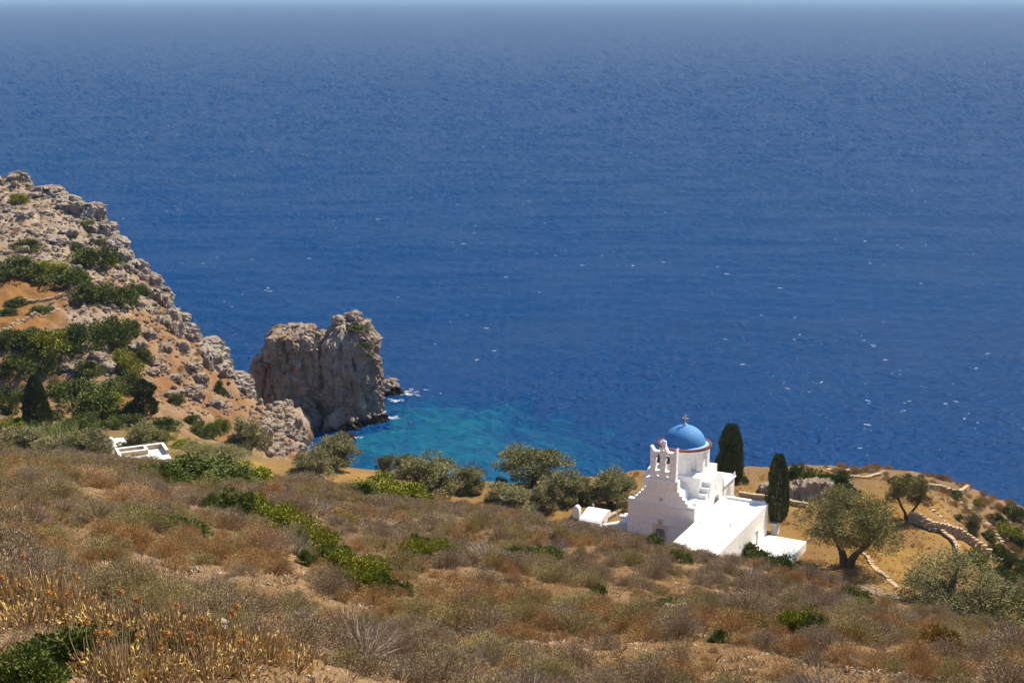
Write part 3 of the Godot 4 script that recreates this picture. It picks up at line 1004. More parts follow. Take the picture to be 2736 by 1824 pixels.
func build_stack() -> void:
	var st := thing("sea_stack", "great split limestone sea stack standing in the cove", "rock", Vector3(-36.0, 0, -272.0), 0.06)
	var r := part("rock_mass", tower(Vector2(6.0, 6.4), 19.2, [[0.0, 1.0], [0.3, 1.03], [0.55, 1.0], [0.75, 0.90], [0.9, 0.70], [1.0, 0.46]], 12.0), M.rock, st, Vector3(4.7, 0, -1.0))
	r.rotation.z = 0.02
	var l := part("rock_mass", tower(Vector2(5.6, 5.8), 18.0, [[0.0, 0.96], [0.35, 1.0], [0.6, 1.0], [0.8, 0.97], [0.93, 0.86], [1.0, 0.66]], 47.0), M.rock, st, Vector3(-6.95, 0, -0.4))
	part("rock_mass", tower(Vector2(3.4, 3.6), 16.4, [[0.0, 1.0], [0.6, 1.0], [0.9, 0.8], [1.0, 0.5]], 55.0, 70, 90), M.rock, st, Vector3(-1.7, 0, -2.6))
	l.rotation.z = -0.02
	part("rock_mass", tower(Vector2(3.4, 4.4), 12.4, [[0.0, 1.15], [0.5, 1.05], [0.9, 0.95], [1.0, 0.85]], 83.0, 60, 90), M.rock, st, Vector3(-11.2, 0, 1.6))
	part("rock_mass", tower(Vector2(3.0, 2.2), 5.0, [[0.0, 1.2], [0.5, 0.95], [1.0, 0.5]], 29.0, 50, 80), M.rock, st, Vector3(-4.6, 0, 6.0))
	part("rock_mass", tower(Vector2(2.6, 2.0), 3.6, [[0.0, 1.2], [0.5, 0.95], [1.0, 0.5]], 61.0, 50, 80), M.rock, st, Vector3(3.4, 0, 6.6))
	for b in [[-8.0, 17.4, 0.5, 1.5], [-4.6, 17.6, -0.6, 1.3], [-10.6, 14.4, 0.0, 1.2], [-12.5, 12.7, 1.6, 1.1], [2.6, 19.4, -0.6, 1.3], [5.2, 19.8, -1.5, 1.6], [7.2, 18.4, -0.8, 1.2], [-2.6, 16.2, 1.2, 1.1], [8.8, 15.4, -0.2, 1.1], [-6.4, 17.9, -1.2, 1.2]]:
		var q := part("block", rock_mesh(int(b[3] * 10) % 6), M.rock, st, Vector3(b[0], b[1] - 0.2, b[2]))
		q.scale = Vector3(1.3, 0.8, 1.1) * float(b[3])
		q.rotation = Vector3(0.1, b[0], 0.08)
	for s in [[-25.6, -290.0, 2.3, 3.2, "small jagged islet awash right of the sea stack"], [-27.6, -268.5, 1.5, 2.4, "upright boulder at the sea stack's right foot"], [-25.9, -270.2, 1.3, 1.8, "dark boulder against the upright boulder at the stack's foot"], [-31.6, -259.4, 1.7, 0.7, "low black wave-washed rock in front of the sea stack"]]:
		var o := part("sea_rock", tower(Vector2(s[2], s[2] * 0.9), s[3], [[0.0, 1.25], [0.5, 0.9], [1.0, 0.5]], s[0], 30, 44, 2.0), M.rock)
		o.position = Vector3(s[0], -0.2, s[1])
		tag(o, s[4], "rock")
	# scrub on the stack's crown
	for g in [[6.0, 18.2, 2.2, 2.2, 0.9, "green shrub on the sea stack's right summit"], [7.4, 15.4, 3.6, 1.7, 0.8, "green shrub on the stack's right shoulder"], [8.2, 13.6, 4.4, 1.5, 0.7, "lower green shrub on the stack's right shoulder"], [-1.6, 16.6, 1.6, 1.0, 0.6, "small olive-green tuft at the stack's cleft"]]:
		var o := part("stack_shrub", green_mesh(1), M.leaf)
		o.position = st.position + Vector3(g[0], g[1], g[2])
		o.scale = Vector3(g[3], g[4], g[3]) 
		tag(o, g[5], "shrub")
	for g in [[-7.4, 17.0, 2.2, 2.0, 0.8, "dry straw-coloured cushion on the stack's left summit"], [-5.0, 15.6, 4.0, 0.8, 0.5, "small ochre cushion on the stack's left face"]]:
		var o := part("stack_cushion", cushion_mesh(0), M.twig)
		o.position = st.position + Vector3(g[0], g[1], g[2])
		o.scale = Vector3(g[3], g[4], g[3])
		tag(o, g[5], "shrub")


func put_rock(called: String, x: float, z: float, size: Vector3, label: String, group: String, k: int, warm := 0.0, sink := 0.3) -> MeshInstance3D:
	var o := part(called, rock_mesh(k % 7, warm), M.rock)
	o.position = Vector3(x, ground(x, z) + size.y * (1.0 - 2.0 * sink) * 0.5, z)
	o.scale = size
	o.rotation = Vector3(rng.randf_range(-0.15, 0.15), rng.randf() * TAU, rng.randf_range(-0.15, 0.15))
	tag(o, label, "rock", group)
	return o


func in_field(x: float, z: float) -> bool:
	return Vector2((x + 88.0) * 0.75, z + 244.0).length() < 8.0 or Vector2((x + 92.0) * 0.6, z + 257.0).length() < 7.0


func build_rocks() -> void:
	var i := 0
	for r in BOULDERS:
		put_rock("boulder", r[0], r[1], Vector3(r[2] * 0.5, r[3] * 0.85, r[2] * 0.45), ["largest tan boulder beyond the wall right of the slim cypress", "tan boulder under the dense green bush", "tan boulder just right of the slim cypress", "flat tan boulder behind the slim cypress", "rightmost tan boulder under the green bushes", "low tan slab left of the slim cypress"][i], "boulders by the cypress", i, 0.15)
		i += 1
	for r in CREST_ROCKS:
		var low: bool = r[1] > -252.0
		put_rock("outcrop", r[0], r[1], Vector3(r[2] * 0.5, r[3] * 0.42, r[2] * 0.46), ("%s tan rock of the headland %s" if low else "%s pale limestone block of the headland %s") % ["large" if r[2] > 3.0 else "smaller", head_place(r[0], r[1])], "slope rocks of the headland" if low else "crest rocks of the headland", i, 0.3 if low else 0.0, 0.25)
		i += 1
	# the pinnacle at the headland's brow
	var edge := [[-70.6, -287.5, 2.6, 6.2, "tall pale limestone pinnacle at the headland's brow"], [-73.4, -285.0, 2.3, 4.8, "squat square limestone block left of the pinnacle"]]
	var say := ["highest pale cliff block on the headland's seaward edge", "second cliff block from the top of the seaward edge", "third cliff block down the headland's seaward edge", "cliff block with flat top above the pinnacle", "cliff block just above the pinnacle", "cliff block tucked behind the pinnacle", "pale cliff buttress under the pinnacle", "long cliff buttress below the pinnacle", "stepped cliff buttress midway to the tip", "pale cliff block above the red scree", "slender cliff block above the red scree", "rounded cliff fin near the headland's tip", "narrow limestone fin at the headland's tip", "lowest limestone fin at the headland's tip", "pale rock at the saddle before the sea stack"]
	for k in 15:
		var f := 2.6 + k * 0.58
		var c0: Array = COAST[int(f)]
		var c1: Array = COAST[int(f) + 1]
		var at := Vector2(c0[0], c0[1]).lerp(Vector2(c1[0], c1[1]), f - int(f)) + Vector2(rng.randf_range(-1.6, -0.2), rng.randf_range(0.2, 1.6))
		edge.append([at.x, at.y, rng.randf_range(1.7, 2.7), rng.randf_range(2.2, 4.4) if k < 12 else rng.randf_range(1.4, 2.6), say[k]])
	var s0 := 71.0
	for p in edge:
		s0 += 6.3
		var o := part("cliff_block", tower(Vector2(p[2], float(p[2]) * 1.15), p[3], [[0.0, 1.2], [0.5, 1.05], [0.85, 0.9], [1.0, 0.62]], s0, 40, 64, 4.0, false), M.rock)
		o.position = Vector3(p[0], base_height(p[0], p[1]) - 1.0, p[1])
		o.rotation.y = s0
		tag(o, p[4], "rock")
	for k in 210:
		var x := rng.randf_range(-112.0, -62.0)
		var z := rng.randf_range(-318.0, -255.0)
		var h := base_height(x, z)
		if h < 15.0 or off_coast(x, z) > -0.5: continue
		if in_field(x, z) or (h < 22.5 and off_coast(x, z) < -9.0): continue
		var s := rng.randf_range(0.35, 1.25)
		put_rock("outcrop", x, z, Vector3(s, s * rng.randf_range(0.3, 0.6), s * 0.85), "%s loose pale rock of the headland %s" % [bulk(s), head_place(x, z)], "scattered limestone of the headland", k, 0.0, 0.25)
	for k in 150:
		var x := rng.randf_range(-74.0, -44.0)
		var z := rng.randf_range(-268.0, -226.0)
		if base_height(x, z) < 1.0 or off_coast(x, z) > -0.5: continue
		var s := rng.randf_range(0.2, 0.75)
		put_rock("scree_stone", x, z, Vector3(s, s * 0.6, s * 0.8), "%s tan scree stone of the headland %s" % [bulk(s), head_place(x, z)], "scree stones of the headland", k, 0.35, 0.3)
	for r in SHORE_ROCKS:
		put_rock("shore_rock", r[0], r[1], Vector3(r[2] * 0.5, r[3] * 0.6, r[2] * 0.45), "%s pale boulder %s of the cove shore, %s" % [bulk(r[2]), "at the waterline" if base_height(r[0], r[1]) < 1.5 else ("low on the bank" if base_height(r[0], r[1]) < 4.5 else "high on the bank"), "left" if r[0] < -44.5 else ("middle" if r[0] < -41.0 else "right")], "boulders on the cove shore", i, 0.1, 0.2)
		i += 1
	for k in 26:
		var s := rng.randf_range(0.07, 0.22)
		var d := rng.randf_range(14.0, 70.0)
		var x := rng.randf_range(-0.33, 0.33) * d
		put_rock("loose_stone", x, -d, Vector3(s, s * 0.6, s * 0.8), "loose pale stone among the dry scrub of the near slope", "loose stones on the near slope", k, 0.05, 0.3)
	put_rock("loose_stone", 4.1, -33.6, Vector3(0.32, 0.26, 0.24), "pale stone the size of a bucket beside the orange shrub", "", 3)


# ------------------------------------------------------------------ dry stone walls
func build_walls() -> void:
	var shapes := []
	for k in 4:
		var bag := Bag.new()
		var j := func() -> float: return rng.randf_range(0.82, 1.0)
		var p: Array[Vector3] = []
		for q in 8:
			p.append(Vector3((0.5 if q & 1 else -0.5) * j.call(), (0.5 if q & 2 else -0.5) * j.call(), (0.5 if q & 4 else -0.5) * j.call()))
		var t := rng.randf_range(0.85, 1.05)
		var col := Color(0.40 * t, 0.32 * t, 0.225 * t)
		bag.quad(p[4], p[6], p[7], p[5], col)
		bag.quad(p[1], p[3], p[2], p[0], col)
		bag.quad(p[5], p[7], p[3], p[1], col)
		bag.quad(p[0], p[2], p[6], p[4], col)
		bag.quad(p[6], p[2], p[3], p[7], col)
		bag.quad(p[0], p[4], p[5], p[1], col)
		shapes.append(bag.mesh())
	var how := {
		"bank wall": [1.5, 0.24, "dark-faced dry stone retaining wall curving right of the big olive"],
		"terrace edge wall": [0.7, 0.24, "low dry stone wall with pale cap stones round the golden terrace"],
		"olive kerb": [0.22, 0.22, "line of flat stones running past the big olive"],
		"slab path": [0.16, 0.16, "pale slab edging beside the small leaning olive"],
		"church back wall": [0.75, 0.25, "dry stone wall of pale stones behind the white wing"],
		"far ledge": [0.3, 0.2, "low stone ledge on the plateau's seaward edge"],
		"far ledge two": [0.35, 0.2, "short stone ledge behind the green bushes"],
		"cliff wall": [0.9, 0.24, "dry stone wall stepping along the cliff at right"],
		"lower ledge": [0.3, 0.22, "line of pale stones down the right-hand scrub slope"],
		"headland wall": [1.0, 0.3, "dark dry stone wall on the headland at the left edge"],
		"terrace wall": [0.7, 0.28, "low stone terrace wall above the headland's upper field"],
		"field wall": [0.5, 0.28, "stone wall along the lower edge of the headland field"],
		"goat wall": [0.8, 0.28, "short stone wall on the headland slope near the dark tree"],
		"enclosure wall": [0.5, 0.24, "short rough stone wall beside the white tomb"],
		"scrub wall": [0.4, 0.28, "stone wall running downhill through the headland scrub"],
	}
	for key in WALLS:
		var pts: Array = WALLS[key]
		var high: float = how[key][0]
		var course: float = how[key][1]
		var w := thing("dry_stone_wall", how[key][2], "stone wall", Vector3(pts[0][0], ground(pts[0][0], pts[0][1]), pts[0][1]), 0.0)
		var rows := maxi(1, roundi(high / course))
		for i in pts.size() - 1:
			var a := Vector2(pts[i][0], pts[i][1])
			var b := Vector2(pts[i + 1][0], pts[i + 1][1])
			var run := a.distance_to(b)
			var dir := (b - a) / run
			for r in rows:
				var s := rng.randf() * 0.2
				while s < run:
					var l := rng.randf_range(0.38, 0.78)
					var q := a + dir * (s + l * 0.5)
					var y := ground(q.x, q.y) - 0.08 + (r + 0.5) * course
					if high > 1.2: y = maxf(y, ground(q.x + 0.8, q.y - 0.8) - 0.08 + (r + 0.5) * course - 0.3)
					var o := part("stone", shapes[rng.randi() % 4], M.stone, w, Vector3(q.x, y, q.y) - w.position)
					o.scale = Vector3(l * 0.97, course * rng.randf_range(0.85, 1.05), rng.randf_range(0.34, 0.52) + (0.12 if r == rows - 1 else 0.0))
					o.rotation = Vector3(rng.randf_range(-0.06, 0.06), -dir.angle() + rng.randf_range(-0.15, 0.15), rng.randf_range(-0.06, 0.06))
					s += l


# ------------------------------------------------------------------ trees
func jit(col: Color, amount: float) -> Color:
	var t := 1.0 + rng.randf_range(-amount, amount)
	return Color(col.r * t * rng.randf_range(0.93, 1.07), col.g * t, col.b * t * rng.randf_range(0.9, 1.1))


func dir_up(lo: float) -> Vector3:
	var y := rng.randf_range(lo, 1.0)
	var a := rng.randf() * TAU
	var r := sqrt(maxf(0.0, 1.0 - y * y))
	return Vector3(cos(a) * r, y, sin(a) * r)


# one leaf or spray: a narrow triangle pair bent along its middle
func spray(bag: Bag, at: Vector3, d: Vector3, length: float, width: float, col: Color) -> void:
	var s := d.cross(Vector3(rng.randf() - 0.5, rng.randf() - 0.5, rng.randf() - 0.5)).normalized() * width * 0.5
	var m := at + d * length * 0.45
	bag.tri(at, m + s, m - s, col)
	bag.tri(m - s, m + s, at + d * length, col)


var olive_cache := {}


# a crown one unit wide and one unit tall standing on its trunk; low is where the foliage begins
func olive_mesh(k: int) -> Array:
	if olive_cache.has(k): return olive_cache[k]
	var low: float = [0.28, 0.0, 0.14, 0.04, 0.20, 0.0][k]
	var fine := 0.55 if k > 3 else 1.0
	var wood := Bag.new()
	var bark := Color(0.105, 0.08, 0.055)
	var tips: Array[Vector3] = []
	var stems := 2 + (k % 2) * 2
	for s in stems:
		var a := TAU * s / stems + rng.randf()
		var lean := Vector3(cos(a), 0, sin(a))
		var p0 := Vector3(0, -0.06, 0) + lean * 0.012
		var p1 := lean * 0.07 + Vector3(0, 0.18, 0)
		var p2 := lean * 0.18 + Vector3(0, 0.34, 0)
		wood.tube([p0, p1 * 0.6, p1, p2], [0.05, 0.036, 0.03, 0.02], 7, bark)
		for b in 4:
			var a2 := a + rng.randf_range(-1.2, 1.2)
			var l2 := Vector3(cos(a2), 0, sin(a2))
			var q := p2 + l2 * rng.randf_range(0.08, 0.2) + Vector3(0, rng.randf_range(0.05, 0.3), 0)
			wood.tube([p1.lerp(p2, rng.randf()), (p2 + q) * 0.5 + Vector3(0, 0.03, 0), q], [0.018, 0.012, 0.006], 5, bark)
			tips.append(q)
	var leaf := Bag.new()
	var lumps := 58 if k < 4 else 95
	for c in lumps:
		var d := dir_up((-0.35 if k < 4 else -0.62) if k % 2 == 0 else 0.0)
		var rr := rng.randf_range(0.45, 1.06)
		var at := Vector3(d.x * 0.41 * rr, low + (1.0 - low) * (0.40 + 0.50 * d.y * rr), d.z * 0.41 * rr)
		if k % 2: at.y = low + (1.0 - low) * (0.10 + 0.76 * d.y * rr)
		var size := rng.randf_range(0.055, 0.145)
		var tint := jit([Color(0.18, 0.17, 0.055), Color(0.23, 0.22, 0.105), Color(0.165, 0.162, 0.06), Color(0.20, 0.195, 0.082), Color(0.18, 0.17, 0.055), Color(0.17, 0.165, 0.062)][k], 0.18)
		for i in (240 if k < 4 else 330):
			var e := dir_up(-1.0)
			var q := at + e * size * pow(rng.randf(), 0.4) * Vector3(1, 0.85, 1)
			var out := (e + Vector3(0, 0.35, 0) + Vector3(rng.randf() - 0.5, rng.randf() - 0.5, rng.randf() - 0.5) * 1.2).normalized()
			spray(leaf, q, out, rng.randf_range(0.028, 0.055) * fine, rng.randf_range(0.009, 0.017) * fine, jit(tint, 0.3))
	olive_cache[k] = [wood.mesh(), leaf.mesh()]
	return olive_cache[k]


func put_tree(called: String, x: float, z: float, wide: float, tall: float, k: int, label: String, group: String) -> void:
	var t := thing(called, label, "tree", Vector3(x, ground(x, z) - 0.1, z), rng.randf() * TAU, group)
	var m := olive_mesh(k)
	var tr := part("trunk", m[0], M.bark, t)
	tr.scale = Vector3(wide, tall, wide)
	var cr := part("crown", m[1], M.leaf, t)
	cr.scale = Vector3(wide, tall, wide)


var cypress_cache := {}


func cypress_mesh(k: int) -> Array:
	if cypress_cache.has(k): return cypress_cache[k]
	var wood := Bag.new()
	wood.tube([Vector3(0, -0.05, 0), Vector3(0.005, 0.12, 0), Vector3(0, 0.5, 0)], [0.085, 0.062, 0.03], 8, Color(0.13, 0.09, 0.065))
	var leaf := Bag.new()
	var start: float = [0.13, 0.02, 0.02][k]
	for i in 9000:
		var t := pow(rng.randf(), 0.8)
		var prof: float
		if k == 0: prof = pow(sin(PI * clampf(0.10 + 0.86 * pow(t, 0.8), 0.0, 1.0)), 0.55)
		elif k == 1: prof = pow(1.0 - t, 0.62) * 1.02
		else: prof = (0.5 + 0.42 * absf(sin(t * 5.2 + 0.5))) * minf(1.0, (1.0 - t) * 4.0)
		var a := rng.randf() * TAU
		var lump := 0.86 + 0.24 * cell.get_noise_3d(cos(a) * 4.0 + k * 9.0, t * 16.0, sin(a) * 4.0)
		var r := 0.5 * prof * lump * (0.66 + 0.40 * sqrt(rng.randf()))
		var p := Vector3(cos(a) * r, start + (1.0 - start) * t * (0.97 + 0.03 * rng.randf()), sin(a) * r)
		var d := Vector3(cos(a) * 0.7, 0.35 + rng.randf() * 0.5, sin(a) * 0.7) + Vector3(rng.randf() - 0.5, 0, rng.randf() - 0.5) * 0.5
		spray(leaf, p, d.normalized(), rng.randf_range(0.04, 0.09), rng.randf_range(0.02, 0.04), jit(Color(0.070, 0.088, 0.030), 0.5))
	cypress_cache[k] = [wood.mesh(), leaf.mesh()]
	return cypress_cache[k]


func build_trees() -> void:
	var names := {
		0: "round grey-green olive on the stony slope above the cove shore", 1: "broad olive at the cove's near edge left of the turquoise water", 2: "small pale olive sapling against the turquoise water", 3: "young olive beside the pale sapling at the cove",
		4: "large olive cluster right of the pale saplings above the cove", 5: "olive bush between the large cluster and the big round olive", 6: "big round dark olive standing against the sea left of the church", 7: "olive between the big round olive and the white tomb",
		8: "dense olive shading the white tomb left of the church", 9: "largest olive with spreading branches on the golden terrace", 10: "small leaning two-stemmed olive beyond the largest olive", 11: "wide olive bush at the right edge below the terrace", 12: "olive bush cut by the right edge of the view",
		13: "long low olive thicket right of the flat roof", 14: "olive behind the flat white roof", 15: "olive directly left of the flat white roof", 16: "grey-green olive left of the small white post", 17: "olive at the left edge above the rust-coloured scrub",
		18: "low silvery olive scrub under the big round olive", 19: "low silvery olive scrub near the tomb", 20: "silvery olive bush on the slope below the cove olive", 21: "tiny olive sapling near the curved stone wall", 22: "olive between the silvery scrub and the tomb's olive",
	}
	var i := 0
	for t in OLIVES:
		var k := 4 if i == 9 else 5 if i in [11, 12, 13] else 0 if i == 10 else (2 if i in [6, 2, 3] else (1 if i in [13, 18, 19, 20, 16, 17] else 3))
		put_tree("olive_tree", t[0], t[1], t[2] * (1.06 if i in [9, 10] else 1.25), t[3] * (1.10 if i in [9, 10] else 1.22), k, names[i], "olive trees on the church shelf")
		i += 1
	var cy := [["tall slim dark cypress standing right of the white wing", 0], ["broad conical dark cypress at the left below the headland", 1], ["dark twisted cypress on the headland slope", 2]]
	i = 0
	for t in CYPRESSES:
		var o := thing("cypress_tree", cy[i][0], "tree", Vector3(t[0], ground(t[0], t[1]) - 0.1, t[1]), 1.3 * i, "cypresses")
		var m := cypress_mesh(cy[i][1])
		part("trunk", m[0], M.bark, o).scale = Vector3(t[2], t[3] * 1.06, t[2])
		part("crown", m[1], M.leaf, o).scale = Vector3(t[2], t[3] * 1.06, t[2])
		i += 1
	var b := thing("cypress_tree", "bulky dark cypress rising behind the church's right end", "tree", Vector3(28.0, ground(28.0, -176.0) - 0.2, -176.0), 0.4, "cypresses")
	var bm := cypress_mesh(0)
	part("trunk", bm[0], M.bark, b).scale = Vector3(3.6, 8.6, 3.6)
	part("crown", bm[1], M.leaf, b).scale = Vector3(3.3, 9.0, 3.3)
	var lobe := part("crown", bm[1], M.leaf, b, Vector3(-1.7, 0, 0.4))
	lobe.scale = Vector3(2.7, 6.4, 2.7)
	lobe.rotation = Vector3(0.05, 1.9, 0.10)
	var lobe2 := part("crown", bm[1], M.leaf, b, Vector3(0.8, -0.2, -0.5))
	lobe2.scale = Vector3(2.5, 7.4, 2.5)
	lobe2.rotation = Vector3(-0.04, 3.3, -0.07)
	var reed := Bag.new()
	for k in 900:
		var ra := rng.randf() * TAU
		var rr := sqrt(rng.randf())
		var rp := Vector3(cos(ra) * rr, rng.randf() * 0.6, sin(ra) * rr)
		spray(reed, rp, Vector3(rng.randf() - 0.5, 0.9, rng.randf() - 0.5).normalized(), rng.randf_range(0.25, 0.5), 0.035, jit(Color(0.20, 0.24, 0.075), 0.3))
	for r in REEDS:
		var o := part("reed_clump", reed.mesh(), M.leaf)
		o.position = Vector3(r[0], ground(r[0], r[1]) - 0.1, r[1])
		o.scale = Vector3(r[2] * 0.5, r[3], r[2] * 0.5)
		tag(o, "pale green reed clump among the olives at the left", "reeds", "reeds at the left")
	i = 0
	for t in CAROB:
		var o := thing("evergreen_bush", ["dense dark green bush above the tan boulders", "dense dark green bush right of the boulders", "smaller green bush left of the dense bushes by the sea", "dark bush at the shelf edge below the big round olive"][i], "bush", Vector3(t[0], ground(t[0], t[1]) - 0.2, t[1]), rng.randf() * TAU)
		part("foliage", green_mesh(i % 3), M.leaf, o).scale = Vector3(t[2] * 0.5, t[3], t[2] * 0.42)
		i += 1


# ------------------------------------------------------------------ shrubs (each mesh fills a unit half-ball)
var shrub_cache := {}


func green_mesh(k: int, bright := 0.0) -> ArrayMesh:
	var key := "g%d_%.1f" % [k, bright]
	if shrub_cache.has(key): return shrub_cache[key]
	var bag := Bag.new()
	var lumps := 26
	for c in lumps:
		var d := dir_up(-0.05)
		var at := d * rng.randf_range(0.45, 0.80)
		var size := rng.randf_range(0.16, 0.32)
		var base := Color(0.085, 0.112, 0.020) if bright == 0.0 else Color(0.205, 0.215, 0.02)
		if bright > 1.5: base = Color(0.26, 0.17, 0.035)
		var tint := jit(base, 0.22)
		for i in 190:
			var e := dir_up(-0.7)
			var q := at + e * size * pow(rng.randf(), 0.35)
			if q.y < -0.04: q.y = -0.04 + rng.randf() * 0.05
			var out := (e + Vector3(rng.randf() - 0.5, rng.randf() * 0.6, rng.randf() - 0.5)).normalized()
			spray(bag, q, out, rng.randf_range(0.06, 0.12), rng.randf_range(0.03, 0.055), jit(tint, 0.32))
	shrub_cache[key] = bag.mesh()
	return shrub_cache[key]


# dry twiggy shrub: stems and fine twigs, colour per kind
func twig_mesh(k: int, kind: int) -> ArrayMesh:
	var key := "t%d_%d" % [k, kind]
	if shrub_cache.has(key): return shrub_cache[key]
	var bag := Bag.new()
	var cols: Array = [[Color(0.33, 0.255, 0.165), Color(0.20, 0.15, 0.095)], [Color(0.42, 0.265, 0.115), Color(0.27, 0.165, 0.07)], [Color(0.33, 0.28, 0.12), Color(0.21, 0.17, 0.075)], [Color(0.47, 0.265, 0.10), Color(0.38, 0.30, 0.215)]][kind]
	for s in 34:
		var d := dir_up(0.08)
		bag.tube([Vector3(d.x * 0.06, -0.05, d.z * 0.06), d * 0.45 + Vector3(0, 0.04, 0), d * rng.randf_range(0.75, 0.95)], [0.010, 0.007, 0.003], 3, jit(cols[1], 0.25))
	var fine := 1.0 if k < 3 else 0.6
	if k == 6:
		# a dead bush: bare forked stems only
		for s in 120:
			var d := dir_up(0.0)
			var m := d * rng.randf_range(0.3, 0.6)
			bag.tube([d * 0.1, m, m + (d + Vector3(rng.randf() - 0.5, rng.randf() - 0.3, rng.randf() - 0.5)) * 0.4], [0.012, 0.009, 0.003], 3, jit(Color(0.36, 0.31, 0.25), 0.25))
	for i in (3400 if k < 3 else (9500 if k < 6 else 700)):
		var d := dir_up(-0.02)
		var lump := 0.80 + 0.45 * rough.get_noise_3d(d.x * 5.0 + k * 11.0, d.y * 5.0, d.z * 5.0)
		var r := lump * (0.22 + 0.76 * pow(rng.randf(), 0.5))
		var p := d * r
		var out := (d + Vector3(rng.randf() - 0.5, rng.randf() - 0.35, rng.randf() - 0.5) * 1.3).normalized()
		var tip := kind == 3 and r > 0.72 * lump and rng.randf() < 0.6
		var col: Color = cols[0] if tip or kind != 3 else cols[1]
		if kind != 3 and rng.randf() < 0.3: col = cols[1]
		spray(bag, p, out, rng.randf_range(0.045, 0.12) * fine, rng.randf_range(0.012, 0.024) * fine * (1.5 if tip else 1.0), jit(col, 0.35))
	shrub_cache[key] = bag.mesh()
	return shrub_cache[key]


func cushion_mesh(k: int) -> ArrayMesh:
	return twig_mesh(k, 1)


func put_shrub(called: String, mesh: Mesh, mat: Material, x: float, z: float, wide: float, tall: float, label: String, group: String) -> MeshInstance3D:
	var o := part(called, mesh, mat)
	o.position = Vector3(x, ground(x, z) - 0.04 * tall, z)
	o.scale = Vector3(wide * 0.5, tall, wide * 0.5)
	o.rotation.y = rng.randf() * TAU
	tag(o, label, "shrub", group)
	return o


func where(x: float, z: float) -> String:
	var d := -z
	var col := clampi(int((x / maxf(d, 1.0) + 0.36) / 0.72 * 7.0), 0, 6)
	var lr: String = ["at the left edge", "far left", "left of centre", "at the centre", "right of centre", "far right", "at the right edge"][col]
	var row: int = 0
	for lim in [13.0, 18.0, 24.0, 31.0, 40.0, 52.0, 66.0]:
		if d > lim: row += 1
	return "%s %s" % [["at the slope's very foot", "on the lowest slope", "low on the slope", "on the lower slope", "midway up the slope", "on the upper slope", "high on the slope", "on the slope's brow"][row], lr]


func bulk(wide: float) -> String:
	return "tiny" if wide < 0.45 else ("small" if wide < 0.7 else ("medium" if wide < 1.0 else ("broad" if wide < 1.6 else "very broad")))


# places on the headland, as seen from the church side
func head_place(x: float, z: float) -> String:
	var s := x / -z
	var lr := "at the left edge" if s < -0.335 else ("left" if s < -0.29 else ("middle" if s < -0.25 else ("right" if s < -0.21 else "by the tip")))
	var h := base_height(x, z)
	return "%s, %s" % ["near the crest" if h > 31.0 else ("on the upper slope" if h > 25.0 else ("on the mid slope" if h > 19.0 else ("on the lower slope" if h > 12.0 else "near the foot"))), lr]


